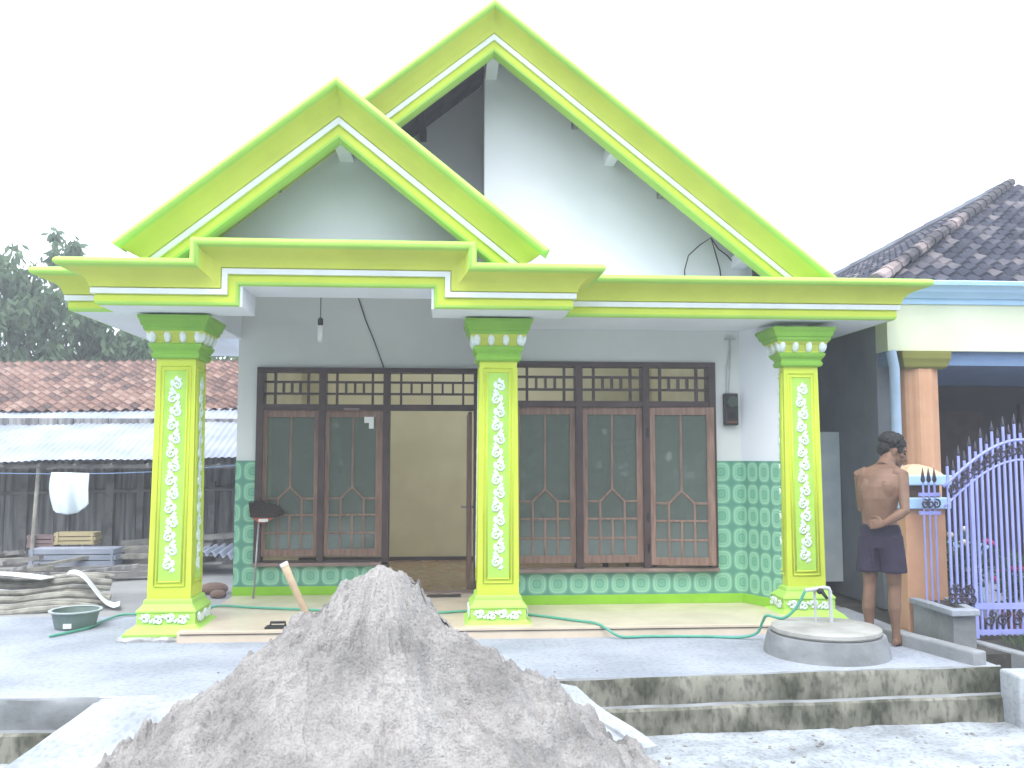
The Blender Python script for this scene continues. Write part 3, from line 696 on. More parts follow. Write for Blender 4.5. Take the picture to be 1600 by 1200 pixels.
b = MB(); b.tube(smooth_path(hp), .0115, 8); tag(b.build('garden_hose', M['hose'], smooth=True), 'thin teal garden hose running across the porch to the well', 'hose')
# well
t = thing('well', (2.945, 6.95, 0), 'low round grey cement well with a round concrete lid', 'well')
b = MB(); b.lathe([(-.03, .475), (.03, .47), (.10, .455), (.155, .44)], (2.945, 6.95), 64); b.build('ring', M['well'], t, smooth=40)
b = MB(); b.lathe([(.157, .385), (.16, .405), (.175, .415), (.20, .412), (.208, .40), (.21, .34)], (2.945, 6.95), 64); b.build('lid', M['welllid'], t, smooth=40)
t = thing('tap_pipe', (2.84, 7.1, .21), 'grey bent water pipe with black valve standing on the well lid', 'water pipe')
b = MB(); b.tube([(3.05, 7.08, .208), (3.045, 7.08, .45), (3.035, 7.08, .475), (3.0, 7.08, .483), (2.84, 7.08, .46)], .016, 8); b.tube([(2.93, 7.10, .208), (2.925, 7.10, .47)], .012, 8); b.build('pipe', M['pipe'], t, smooth=40)
b = MB(); b.ball((2.96, 7.07, .455), (.03, .03, .025)).tube([(2.965, 7.05, .455), (3.0, 7.03, .40)], [.018, .012], 8); b.build('valve', M['black'], t, smooth=True)

# ================================================================== SAND HEAP
cx, cy = -.385, 5.32
def sandf(U, V):
    r = V; a = U
    X = cx + r * np.cos(a); Y = cy + r * np.sin(a)
    wx = X + .16 * (fbm(X * 2.1 + 31, Y * 2.1 + 3, 3) - .5); wy = Y + .16 * (fbm(X * 2.1 + 77, Y * 2.1 + 13, 3) - .5)
    wob = 1 + .10 * (fbm(np.cos(a) * 1.4 + 5, np.sin(a) * 1.4 + 5, 3) - .5) * 2
    lf = np.clip(-np.cos(a), 0, 1); rt_ = np.clip(np.cos(a), 0, 1)
    rr = r / wob / (1 - .03 * lf) * (1 + .12 * rt_ + .20 * rt_ * np.exp(-((r - .40) / .35) ** 2))
    z = np.interp(rr, [0, .06, .15, .24, .34, .45, .70, .95, 1.25, 1.6, 2.1], [.868, .850, .765, .67, .585, .52, .365, .20, .02, -.22, -.55])
    fade = np.clip(r / .22, .35, 1)
    z = z + .16 * (fbm(wx * 1.9 + 3, wy * 1.9 + 7, 4, True) - .55) * fade
    z = z + .11 * (fbm(wx * 4.0, wy * 3.4, 5) - .5) * fade
    st = fbm(wx * 2.2 + 60, wy * 2.2 + 20, 3) * 7; z = z + .032 * (np.floor(st) + np.clip((st % 1) * 3, 0, 1) - st) * fade
    # runnels down the flanks and shovelled hollows
    z = z - .050 * np.clip(fbm(a * 4.5 + 40, r * .9 + 2, 4, True) - .62, 0, 1) / .38 * np.clip(r / .4, 0, 1)
    for hx, hy, hr, hd in ((-.52, 4.95, .13, .06), (.12, 4.62, .22, .08), (-1.05, 4.75, .16, .05), (.45, 5.0, .14, .05), (-.15, 5.08, .10, .05), (-.75, 5.2, .10, .035), (-.35, 4.5, .16, .06)):
        q = ((X - hx) ** 2 + ((Y - hy) * .8) ** 2) / hr ** 2; z = z - hd * np.exp(-q) + hd * .6 * np.exp(-((np.sqrt(q) - 1.5) / .45) ** 2)
    # clods and pebbles
    for f_, lo, amp in ((8, .58, .040), (15, .60, .030), (29, .60, .017), (55, .60, .011)):
        c = vnoise(wx * f_ + 1, wy * f_ + 2); q = np.clip((c - lo) / .30, 0, 1); z = z + amp * q * q * (3 - 2 * q) * np.clip(r / .15, .3, 1)
    sc = np.exp(-((X - (-.42 + .06 * np.sin(Y * 6))) / .030) ** 2) * np.clip((5.12 - Y) / .1, 0, 1) * np.clip((Y - 4.75) / .1, 0, 1)
    return X, Y, z - .06 * sc
b = grid(sandf, np.linspace(0, 2 * math.pi, 820), np.linspace(0, 1, 330) ** 1.05 * 1.95)
M['sand'] = mat('grey_sand', (.375, .355, .338), .95, (.215, .204, .195), 2.2, .75, 75, 12, lo=.36, hi=.60, grit=.22, gscale=70)
tag(b.build('sand_heap', M['sand'], smooth=True, weld=True), 'big grey heap of building sand in front of the porch', 'sand heap')
rs = random.Random(17); b = MB()
for i in range(330):
    if i < 130: a_ = rs.uniform(-.9, 4.0); r_ = rs.uniform(1.3, 2.0); x, y = cx + r_ * math.cos(a_), cy + r_ * .9 * math.sin(a_)
    else: x, y = rs.uniform(.9, 4.6), rs.uniform(5.0, 6.1)
    if -2.2 < x < 1.2 and y < 6.0 or y < 4.9: continue
    z = .004 if y > float(ye(np.array(x))) + .02 else -.36
    if abs(y - float(ye(np.array(x)))) < .16: continue
    q = rs.uniform(.004, .013) * (1.4 if z < 0 else .8); b.ball((x, y, z), (q * rs.uniform(.8, 1.5), q, q * .7), k=6, rot=Matrix.Rotation(rs.uniform(0, 3), 3, 'Z'))
tag(b.build('gravel', M['sand']), 'loose pebbles scattered on the road and round the sand heap', 'gravel', kind='stuff')
t = thing('shovel', (-.86, 5.6, .5), 'pale wooden shovel handle sticking out of the sand heap', 'shovel')
b = MB(); b.tube([(-1.0, 5.62, .87), (-.95, 5.62, .76), (-.87, 5.60, .60), (-.80, 5.58, .42)], [.024, .022, .021, .02], 10); b.build('shaft', M['handle'], t, smooth=True)
b = MB(); b.tube([(-1.006, 5.62, .882), (-.996, 5.62, .862)], .0255, 10); b.build('butt', M['plastic'], t, smooth=40)
b = MB(); b.box(-.87, -.68, 5.55, 5.565, .22, .44); b.build('blade', M['steel'], t)

# ================================================================== LEFT BACKGROUND: shed, yard clutter
SH = thing('shed', (-5.5, 14, 0), 'old low shed with terracotta and zinc roof and dark board wall', 'shed')
b = MB()
x = -9.5
while x < -2.0:
    w = random.uniform(.12, .3); d = random.uniform(0, .05); b.box(x, x + w - .008, 14.0 - d, 14.06, -.02 + random.uniform(0, .06), 2.1); x += w
b.build('board_wall', M['shedwall'], SH)
b = MB()
for xx in (-7.6, -6.3, -5.05, -4.6, -3.55, -3.2): MB().box(xx - random.uniform(.04, .12), xx + random.uniform(.03, .06), 13.86, 13.93, 0, random.uniform(1.0, 1.9)).build('pale_board', M['plank'], SH)
b = MB(); b.tube([(-9.5, 13.9, .93), (-2, 13.88, 1.06)], .03, 6); b.build('wall_rail', M['plank'], SH)
roof_sheet('zinc_eave', M['zinc'], SH, (-9.5, 12.6, 1.405), (7.6, 0, .12), (0, 1.9, .76), 7.6, 2.10, .09, 1.05, .007, step=.0, sub=8)
roof_sheet('tile_roof', M['terracotta'], SH, (-9.5, 14.48, 2.17), (7.6, 0, .10), (0, 3, 1.1), 7.6, 3.2, .17, .20, .022, sub=6)
b = MB(); b.box(-9.5, -2, 12.75, 12.82, 1.36, 1.42).box(-9.5, -2, 14.1, 14.2, 1.95, 2.03); b.build('eave_beam', M['plank'], SH)
b = MB()
for i in range(16): b.tube([(-9.4 + i * .48, 12.62, 1.40), (-9.4 + i * .48, 14.3, 2.04)], .025, 6)
b.build('rafters', M['plank'], SH)
for xx, z in ((-5.66, 0),): 
    b = MB(); b.tube([(xx, 12.75, 0), (xx + .04, 12.78, 1.40)], .03, 8); b.build('post', M['bamboo'], SH, smooth=40)
b = MB(); b.tube([(-5.5, 12.75, 1.36), (-4.6, 12.9, 1.48)], .02, 6); b.build('brace', M['bamboo'], SH)
b = MB(); b.prism([(-9.4, 1.98), (-2, 1.98), (-2, 3.1), (-9.4, 3.1)], 16.9, 17.0); b.build('back_wall', M['shedwall'], SH)
b = MB(); b.tube(smooth_path([(-7.5, 11.6, 1.36), (-5.6, 11.52, 1.32), (-4.6, 11.5, 1.31), (-3.6, 11.5, 1.34), (-2.2, 11.5, 1.46)]), .006, 6); tag(b.build('clothes_line', M['midblue'], smooth=True), 'thin blue washing line strung in front of the shed', 'washing line')
def clothf(U, V):
    X = -4.885 + .45 * U - .03 * np.sin(np.pi * V) * (1 - U) + .02 * V; sag = .06 * np.sin(np.pi * U) * V + .035 * (1 - U) * V
    Z = 1.33 - .012 * U - (.43 + sag - .06 * U ** 4) * V
    Y = 11.47 + .035 * np.sin(U * 9 + V * 2) * V + .02 * np.sin(U * 21 + 1) * V - .03 * (V * (1 - V)) * 4
    return X, Y, Z
b = grid(clothf, np.linspace(0, 1, 40), np.linspace(0, 1, 30)); o = b.build('hung_cloth', M['cloth'], smooth=True); sd = o.modifiers.new('thick', 'SOLIDIFY'); sd.thickness = .012
tag(o, 'pale blue white cloth hanging on the washing line', 'cloth')
b = MB()
for i in range(9): b.box(-3.395 + .004 * (i % 2), -3.345 + .004 * (i % 2), 12.55, 12.57, .78 + i * .068, .835 + i * .068)
b.tube([(-3.37, 12.56, .78), (-3.37, 12.56, 1.47)], .004, 5)
tag(b.build('sachet_strip', M['white']), 'strip of small white sachets hanging from the shed eave behind left column', 'sachets')
# timber and scrap in front of the shed
def timber(x0, y0, z0, x1, y1, z1, r, m, label, grp='old timbers lying in front of the shed', name='timber', rnd=False):
    b = MB(); p, q = Vector((x0, y0, z0)), Vector((x1, y1, z1)); d = (q - p).normalized(); s = d.cross(Vector((0, 0, 1))).normalized() * r; u = s.cross(d).normalized() * r * .6
    if rnd:
        pts = [p.lerp(q, i / 8) + Vector((0, 0, .02 * math.sin(i * 1.3))) for i in range(9)]; b.tube(pts, [r * (1 + (.18 if i % 2 else 0)) for i in range(9)], 8)
    else: b.add([p - s - u, p + s - u, p + s + u, p - s + u, q - s - u, q + s - u, q + s + u, q - s + u], [(0, 1, 2, 3), (7, 6, 5, 4), (0, 4, 5, 1), (1, 5, 6, 2), (2, 6, 7, 3), (3, 7, 4, 0)])
    return tag(b.build(name, M[m], smooth=40 if rnd else False), label, 'timber', grp)
T = [(-6.9, 12.0, .06, -3.3, 12.3, .07, .06, 'plank'), (-6.6, 11.6, .05, -3.6, 11.7, .06, .05, 'plank'), (-6.2, 12.5, .10, -3.2, 12.75, .13, .07, 'plank'), (-6.4, 12.2, .16, -4.0, 12.45, .20, .05, 'bamboo'),
     (-5.7, 11.5, .05, -4.2, 12.6, .30, .035, 'bamboo'), (-5.4, 12.9, .22, -3.3, 12.9, .26, .08, 'plank'), (-6.8, 12.8, .14, -5.2, 12.7, .18, .06, 'plank'), (-4.4, 11.4, .05, -3.2, 11.9, .08, .05, 'plank'),
     (-4.6, 13.2, .30, -3.0, 13.0, .42, .06, 'plank'), (-7.0, 11.3, .06, -5.0, 11.9, .12, .045, 'bamboo')]
TL = 'weathered plank lying among the old timbers in front of the shed'
for q in T: timber(*q, TL if q[7] == 'plank' else 'thin bamboo pole lying among the old timbers in front of the shed')
rb = random.Random(8)
for i in range(16):
    x_ = rb.uniform(-6.6, -3.2); y_ = rb.uniform(11.2, 13.2); a_ = rb.uniform(-.5, .5); l_ = rb.uniform(.4, 1.1); z_ = rb.uniform(.03, .16)
    timber(x_ - l_ / 2, y_ - a_ * l_ / 2, z_, x_ + l_ / 2, y_ + a_ * l_ / 2, z_ + rb.uniform(0, .14), rb.uniform(.02, .05), rb.choice(['plank', 'shedwall']), 'short broken board thrown on the old timbers in front of the shed', name='broken_board')
def crate(x0, x1, y0, y1, z0, z1, m, label, cat, name):
    b = MB(); n = 3; h = (z1 - z0) / n
    for i in range(n): b.box(x0 + .01 * (i % 2), x1 - .015 * ((i + 1) % 2), y0, y1, z0 + i * h, z0 + (i + 1) * h - .012)
    b.box(x0 + .03, x0 + .06, y0 - .012, y0, z0, z1); b.box(x1 - .06, x1 - .03, y0 - .012, y0, z0, z1)
    return tag(b.build(name, M[m]), label, cat)
M['paleyellow'] = mat('pale_yellow_wood', (.5, .42, .24), .7); M['dullred'] = mat('dull_pink_brick', (.26, .19, .19), .8)
crate(-5.35, -4.80, 12.7, 12.95, .33, .50, 'paleyellow', 'pale yellow wooden box on top of the grey plank stack', 'box', 'wooden_box')
crate(-5.75, -5.36, 12.8, 13.0, .28, .46, 'dullred', 'dull pink wooden box left of the pale yellow box', 'box', 'wooden_box')
crate(-5.45, -4.35, 12.2, 12.55, .10, .33, 'zinc', 'stack of grey planks in front of the shed wall', 'plank stack', 'plank_stack')
crate(-3.9, -3.45, 12.3, 12.6, .08, .30, 'zinc', 'small stack of grey boards behind the left column', 'plank stack', 'plank_stack')
def scrapf(x0, x1, y0, y1, z, h):
    def fn(U, V): return x0 + (x1 - x0) * U, y0 + (y1 - y0) * V, z + h * np.sin(np.pi * U) + .03 * np.cos(U * 50) + .08 * V * U
    return grid(fn, np.linspace(0, 1, 60), np.linspace(0, 1, 8))
o = scrapf(-3.55, -2.75, 11.9, 12.6, .22, .05).build('zinc_scrap', M['zinc'], smooth=True); tag(o, 'bent grey zinc sheet lying on the scrap right of the left column', 'zinc sheet'); sd = o.modifiers.new('t', 'SOLIDIFY'); sd.thickness = .006
b = MB(); b.ball((-2.62, 10.4, .05), (.16, .12, .07)).ball((-2.5, 10.1, .03), (.09, .08, .05)); tag(b.build('brown_sack', mat('brown_sacking', (.2, .13, .1), .9)), 'small brown sack on the ground beside the left wall corner', 'sack')
# bamboo bundle with pale sheet
bl = 'knobbly pale bamboo pole of the bundle under the white sheet'
rb = random.Random(21)
for i in range(11):
    t_ = i / 10; yo = 9.0 + .9 * t_; z = .03 + .20 * t_ + rb.uniform(-.01, .02)
    timber(-5.1, yo + rb.uniform(-.1, .1), z, -3.45 - .25 * t_ + rb.uniform(-.15, .08), yo + .35 + rb.uniform(-.08, .08), z + rb.uniform(-.02, .02), rb.uniform(.022, .034), 'bamboo', bl, 'bamboo poles bundled on the left of the yard', 'bamboo_pole', True)
def sheetf(U, V):
    X = -3.98 + .62 * U + .10 * V; Y = 9.85 - .30 * V - .25 * U; Z = .33 - .31 * U ** 1.25 + .05 * np.sin(U * 6.3) + .03 * (U > .9) * (U - .9) * 10 + .0 * V
    return X, Y, np.maximum(Z, .02)
o = grid(sheetf, np.linspace(0, 1, 40), np.linspace(0, 1, 10)).build('pale_sheet', M['plastic'], smooth=True); tag(o, 'curved white sheet sagging off the end of the bamboo bundle', 'sheet'); sd = o.modifiers.new('t', 'SOLIDIFY'); sd.thickness = .008
def sheet2(U, V): return -5.1 + .95 * U, 9.6 + .35 * V, .33 + .03 * np.sin(U * 3) - .06 * U - .02 * V
o = grid(sheet2, np.linspace(0, 1, 30), np.linspace(0, 1, 6)).build('pale_sheet', M['plastic'], smooth=True); tag(o, 'flat white sheet lying on top of the bamboo bundle', 'sheet'); sd = o.modifiers.new('t', 'SOLIDIFY'); sd.thickness = .008
t = thing('basin', (-3.33, 8.42, 0), 'grey green plastic basin on the yard left of the left column', 'basin')
b = MB(); b.lathe([(.0, .155), (.01, .165), (.13, .195), (.165, .20), (.168, .205), (.165, .21), (.16, .205), (.13, .20)], (-3.33, 8.42), 40)
b.f = b.f[:-1]; b.m = b.m[:-1]
b = MB(); b.lathe([(.155, .195), (.02, .155), (.018, .01)], (-3.33, 8.42), 40); b.f = b.f[:-2]; b.m = b.m[:-2]
b.lathe([(0, .01), (.0, .16), (.012, .168), (.15, .2), (.155, .195)], (-3.33, 8.42), 40); b.f = b.f[:-2]; b.m = b.m[:-2]; b.build('bowl', M['basin'], t, smooth=40)
b = MB(); b.lathe([(.150, .198), (.150, .222), (.160, .225), (.166, .215), (.160, .194)], (-3.33, 8.42), 40); b.f = b.f[:-2]; b.m = b.m[:-2]; b.build('rim', mat('pale_rim', (.4, .46, .46), .4), t, smooth=60)
b = MB(); b.box(-3.36, -3.29, 8.232, 8.25, .025, .065); b.build('label_patch', M['white'], t)

# ================================================================== trees
def leafmat(name, c0, c1):
    m = bpy.data.materials.new(name); m.use_nodes = True; n, l = m.node_tree.nodes, m.node_tree.links; b = n['Principled BSDF']
    b.inputs['Roughness'].default_value = .6; b.inputs['Specular IOR Level'].default_value = .25
    gi = n.new('ShaderNodeNewGeometry'); r = n.new('ShaderNodeValToRGB'); r.color_ramp.elements[0].color = (*c0, 1); r.color_ramp.elements[1].color = (*c1, 1)
    l.new(gi.outputs['Random Per Island'], r.inputs[0]); l.new(r.outputs[0], b.inputs['Base Color'])
    tl = n.new('ShaderNodeBsdfTranslucent'); l.new(r.outputs[0], tl.inputs[0]); mx = n.new('ShaderNodeMixShader'); mx.inputs[0].default_value = .5
    l.new(b.outputs[0], mx.inputs[1]); l.new(tl.outputs[0], mx.inputs[2]); l.new(mx.outputs[0], n['Material Output'].inputs[0]); return m
M['leaf'] = leafmat('tree_leaf', (.09, .155, .09), (.18, .26, .15)); M['leaf2'] = leafmat('shrub_leaf', (.05, .11, .035), (.12, .2, .07))
def tree(x, y, h, clumps, nleaf, size, label, droop=.9, seed=1, m='leaf', name='tree', z0=0):
    rg = np.random.default_rng(seed)
    t = thing(name, (x, y, z0), label, 'tree' if name == 'tree' else 'shrub')
    b = MB(); top = Vector((x + .2, y, z0 + h * .5)); b.tube([(x, y, z0 - .1), (x + .06, y, z0 + h * .2), (x + .1, y, z0 + h * .36), top], [.05 * h * .5, .04 * h * .5, .035 * h * .5, .02 * h * .5], 10)
    for c in clumps:
        p = Vector((x, y, z0 + h * .3)).lerp(top, rg.random()); q = Vector((x + c[0], y + c[1], z0 + c[2])); mid = p.lerp(q, .5) + Vector((0, 0, .15 * h * .2))
        b.tube([p, mid, q], [.017 * h * .5, .012 * h * .5, .004 * h * .5], 7)
        for _ in range(5):
            e = q + Vector(rg.normal(0, .5, 3)) * c[3] * .7; b.tube([q.lerp(p, .2), e], [.006 * h * .4, .002 * h * .4], 5)
    b.build('trunk', M['bark'], t, smooth=True)
    P = []
    for c in clumps:
        k = int(nleaf * c[3] ** 2 / sum(q[3] ** 2 for q in clumps))
        nb = max(6, int(k / 40)); tw = rg.normal(0, 1, (nb, 3)); tw /= np.linalg.norm(tw, axis=1)[:, None]; tw *= (rg.random(nb) ** .4)[:, None] * c[3]; tw[:, 2] *= .8
        idx = rg.integers(0, nb, k); p = tw[idx] + rg.normal(0, .13, (k, 3)) * c[3] * np.array([1, 1, 1.3]); p += np.array([x + c[0], y + c[1], z0 + c[2]]); P.append(p)
    P = np.concatenate(P); n = len(P)
    d = rg.normal(0, .55, (n, 3)); d[:, 2] -= droop; d /= np.linalg.norm(d, axis=1)[:, None]
    s = np.cross(d, rg.normal(0, 1, (n, 3))); s /= np.linalg.norm(s, axis=1)[:, None]
    L = size * (.7 + .6 * rg.random(n))[:, None]; w = L * .18
    V = np.stack([P, P + d * L * .45 + s * w, P + d * L, P + d * L * .45 - s * w], 1).reshape(-1, 3)
    b = MB(); b.v = V.tolist(); b.f = (np.arange(n * 4).reshape(-1, 4)).tolist(); b.m = [0] * n
    me = bpy.data.meshes.new('crown'); me.from_pydata(b.v, [], b.f); me.materials.append(M[m]); o = bpy.data.objects.new('crown', me); COL.objects.link(o); par(o, t)
    return t
tree(-9.9, 22, 7.2, [(.45, 0, 6.55, .55), (-.9, 0, 5.9, .9), (.2, .2, 5.4, .9), (1.2, -.2, 5.0, .75), (-1.7, .3, 5.0, 1.0), (-.4, -.5, 4.6, 1.1), (.9, .3, 4.0, .9), (1.7, 0, 4.2, .6), (-1.4, -.3, 3.8, 1.0), (-.1, 0, 3.4, .8), (-2.4, 0, 4.2, 1.0), (-2.6, .1, 5.7, .8), (2.3, .2, 4.5, .65), (2.7, 0, 3.7, .6), (1.9, -.2, 3.5, .6)], 10500, .27, 'tall drooping green tree behind the shed roof at the left edge', 1.0, 3)
tree(-7.0, 24, 5.0, [(-1.2, 0, 4.3, .6), (.2, 0, 4.1, .6), (-.5, 0, 4.5, .5), (.9, .2, 4.2, .5), (-1.8, .1, 3.4, .6)], 3200, .25, 'thin leafed tree showing gaps of sky behind the left column', .8, 5)
tree(-4.9, 20, 3.7, [(0, 0, 3.35, .40), (.6, 0, 3.25, .4), (-.7, 0, 3.2, .4), (1.2, 0, 3.3, .35)], 1800, .2, 'low bright green shrub just above the terracotta roof', .2, 8, 'leaf2', 'shrub')

# the wooded side of the road behind the camera, seen in the window panes
rg_ = np.random.default_rng(11); n = 15000
P = np.stack([rg_.uniform(-30, 30, n), rg_.uniform(-15, -8.5, n), rg_.random(n)], 1)
P[:, 2] = P[:, 2] ** .8 * (5.2 + 3.6 * vnoise(P[:, 0] * .28 + 50, P[:, 1] * .1 + 9)) - .4
d = rg_.normal(0, .8, (n, 3)); d[:, 2] -= .5; d /= np.linalg.norm(d, axis=1)[:, None]; q = np.cross(d, rg_.normal(0, 1, (n, 3))); q /= np.linalg.norm(q, axis=1)[:, None]
V = np.stack([P, P + d * .45 + q * .22, P + d * .95, P + d * .45 - q * .22], 1).reshape(-1, 3)
me = bpy.data.meshes.new('roadside_trees'); me.from_pydata(V.tolist(), [], np.arange(n * 4).reshape(-1, 4).tolist()); me.materials.append(M['leaf']); o = bpy.data.objects.new('roadside_trees', me); COL.objects.link(o)
tag(o, 'dark mass of trees across the road reflected in the window panes', 'trees', kind='stuff')

# ================================================================== NEIGHBOUR
N = thing('neighbour_house', (8.5, 12.5, 0), 'orange and cream neighbouring house with light blue eaves and dark tiled hip roof', 'house')
XN, YN = 4.36, 8.6
b = MB(); b.box(XN, 14, YN, YN + .25, 2.58, 3.05); b.build('fascia_band', M['creamband'], N)
BP = [(0, -.05), (0, .02), (.05, .03), (.055, .06), (.10, .10), (.11, .12), (.13, .13), (.16, .17), (.165, .19), (.20, .20), (.21, .19), (.21, -.05)]
path = [((XN, 17, 3.05), Zu, (-1, 0, 0)), ((XN, YN, 3.05), Zu, (-1, -1, 0)), ((14, YN, 3.05), Zu, F_)]
sweep(path, BP, None, '', N, [('eave_cornice', M['ltblue'], 0, 11)])
b = MB(); b.box(XN + .02, 14, YN + .06, YN + 2.6, 2.44, 2.58); b.build('soffit', M['midblue'], N)
b = MB(); b.box(XN, XN + .18, YN + .25, 17, 0, 3.05); b.build('side_wall', M['greywall'], N)
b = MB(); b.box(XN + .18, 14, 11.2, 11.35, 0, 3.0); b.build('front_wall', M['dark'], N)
b = MB(); b.box(5.9, 6.9, 11.15, 11.2, 0.9, 2.1).box(7.4, 8.4, 11.15, 11.2, 0, 2.2); b.build('shutter', M['darkwood'], N)
b = MB(); b.box(XN + .18, 14, YN - .2, 11.2, -.02, .12); b.build('terrace_floor', M['conc'], N)
def ncol(x):
    b = MB()
    n = 40; vs = []
    for z in (.1, 2.44):
        for i in range(n):
            a = 2 * math.pi * i / n; r = .205 * (1 + .035 * math.cos(a * 10)); vs.append((x + r * math.cos(a), YN + .2 + r * math.sin(a), z))
    b.add(vs, [(i, (i + 1) % n, n + (i + 1) % n, n + i) for i in range(n)]); c = b.build('terrace_column', M['orange'], N)
    b = MB(); b.lathe([(2.40, .20), (2.42, .225), (2.46, .235), (2.50, .25), (2.575, .255)], (x, YN + .2), sq=True); b.build('capital', M['capgreen'], c, bevel=.005)
ncol(4.735); ncol(7.6)
b = MB(); b.tube([(XN + .0, YN - .06, 2.57), (XN + .03, YN - .06, 2.4), (XN + .03, YN - .06, .1)], .05, 12); b.build('downpipe', mat('dull_blue_pipe', (.36, .48, .62), .4), N, smooth=40)
# hip roof
w4 = 4.17; sl = math.hypot(1, .565)
kp = lambda L: (lambda u, v: (u > v / sl * 1.0 - .05) & (u < L - v / sl + .05))
roof_sheet('tile_roof', M['darkroof'], N, (XN - .15, YN - .1, 3.2), (1, 0, 0), (0, 1, .565), 12, 4.3 * sl, .17, .20, .024, keep=lambda u, v: u > v / sl - .06, sub=6)
roof_sheet('tile_roof', M['darkroof'], N, (XN - .15, YN - .1, 3.2), (0, 1, 0), (1, 0, .565), 8.6, 4.3 * sl, .17, .20, .024, keep=kp(8.6), sub=6)
b = MB(); b.prism([(XN - .1, 3.17), (XN + 4.1, 5.5), (14, 5.5), (14, 3.17)], 12.85, 12.9); b.build('roof_core', M['dark'], N)
def ridge(p, q, n):
    b = MB(); p, q = Vector(p), Vector(q); d = (q - p).normalized()
    for i in range(n):
        a = p.lerp(q, i / n); c = p.lerp(q, (i + 1.12) / n); b.tube([a, c], [.08, .066], 8)
    return b.build('ridge_tiles', M['ridgemat'], N, smooth=40)
M['ridgemat'] = mat('mottled_ridge_tile', (.34, .27, .26), .85, (.055, .053, .062), 1.6, lo=.5, hi=.66)
M['ridgemat2'] = M['ridgemat']
ridge((XN - .15, YN - .1, 3.26), (XN + 4.15, YN + 4.2, 5.68), 20)
M['ridgemat'] = mat('grey_ridge_tile', (.20, .22, .26), .85, (.11, .12, .15), 3)
ridge((XN - .15, 17.1, 3.26), (XN + 4.15, 12.85, 5.68), 20)
b = MB(); b.box(3.45, XN - .01, 9.75, 9.79, .15, 1.80); tag(b.build('white_board', M['cloth'], bevel=.004), 'pale board closing the narrow alley between the two houses', 'board')
b = MB(); b.box(3.07, XN, 13.0, 13.1, -.3, 2.9); tag(b.build('alley_wall', mat('dark_brown_wall', (.09, .07, .065), .9, (.05, .04, .038), 2)), 'dark brown wall at the back of the alley', 'wall')

# gate pillar
t = thing('gate_pillar', (4.27, 7.95, 0), 'orange gate pillar with two light blue bands and a pale pyramid cap', 'gate pillar')
x0, x1, y0, y1 = 4.06, 4.43, 7.79, 8.13
b = MB(); b.box(x0, x1, y0, y1, -.05, 1.06); p_ = b.build('shaft', M['orange'], t, bevel=.006)
b = MB(); b.box(x0 + .03, x1 - .03, y0 + .03, y1 - .03, 1.16, 1.27); b.build('neck', mat('dark_brown_paint', (.16, .09, .06)), t)
b = MB(); b.box(x0 - .04, x1 + .04, y0 - .04, y1 + .04, 1.06, 1.16); b.build('blue_band', M['ltblue'], t, bevel=.01)
b = MB(); b.box(x0 - .05, x1 + .05, y0 - .05, y1 + .05, 1.27, 1.36); b.build('blue_band', M['ltblue'], t, bevel=.01)
b = MB(); b.lathe([(1.36, .18), (1.38, .165), (1.43, .10), (1.455, .03)], ((x0 + x1) / 2, (y0 + y1) / 2), sq=True); b.build('cap', M['peach'], t)
# planter wall
t = thing('planter', (4.3, 7.4, 0), 'low grey cement planter wall in front of the gate pillar', 'planter')
b = MB(); b.slab([(4.08, 7.75), (4.08, 7.12), (4.27, 7.12), (4.40, 7.75)], -.3, .24); b.build('wall', M['well'], t)
b = MB(); b.slab([(4.05, 7.76), (4.05, 7.08), (4.29, 7.08), (4.43, 7.76), (4.36, 7.75), (4.24, 7.2), (4.14, 7.2), (4.14, 7.75)], .24, .29); b.build('coping', M['conc'], t, bevel=.008)
b = MB(); b.slab([(4.14, 7.2), (4.24, 7.2), (4.36, 7.75), (4.14, 7.75)], .24, .262); b.build('soil', M['soil'], t)
# gate
YG = 7.40
def ztop(x): return 1.27 + .40 * math.sin(math.pi / 2 * min(1, max(0, (x - 4.20) / .72))) if x < 4.92 else 1.27 + .40 * math.sin(math.pi / 2 * max(0, 1 - (x - 4.92) / .72))
G = thing('gate', (4.9, YG, 0), 'lilac steel gate with arched top rail, spear bars and dark scrolls', 'gate')
b = MB(); b.tube([(4.20 + i * .72 / 14, YG, ztop(4.20 + i * .72 / 14)) for i in range(29)], .014, 8); b.build('arch_rail', M['purple'], G, smooth=True)
b = MB(); b.tube([(4.20 + i * .72 / 14, YG, ztop(4.20 + i * .72 / 14) - .17) for i in range(29)], .010, 8); b.build('arch_rail', M['purple'], G, smooth=True)
b = MB(); b.box(4.44, 5.66, YG - .012, YG + .012, .24, .29).box(4.44, 5.66, YG - .012, YG + .012, .03, .07); b.build('bottom_rail', M['purple'], G)
xs = [4.24 + i * .051 for i in range(28)]
for i, x in enumerate(xs):
    zt_ = ztop(x) + (.14 if i % 2 == 0 else .06); z0 = .29 if x < 4.42 else .02
    b = MB(); b.tube([(x, YG, z0), (x, YG, zt_)], .0125, 6); br = b.build('bar', M['purple'], G, smooth=40)
    b = MB(); b.lathe([(zt_ - .002, .010), (zt_ + .01, .018), (zt_ + .03, .012), (zt_ + .09, .002)], (x, YG), 8); b.build('spear', M['darkorn'], br, smooth=True)
b = MB(); b.box(4.43, 4.46, YG - .014, YG + .014, .0, 1.40); b.build('gate_post', M['purple'], G)
b = MB()
def scr(b, x, z, r, s, y=YG - .012):
    s0 = len(b.v); scroll(b, (0, 0), r, 1.4, math.pi / 2, s, .009, .006, 16); b.xf(Matrix.Translation((x, y, z)), s0)
for i, x in enumerate(xs[:-1]):
    x += .03; scr(b, x, ztop(x) - .085, .05, 1 if i % 2 else -1)
b.build('top_scrolls', M['darkorn'], G, smooth=True)
b = MB()
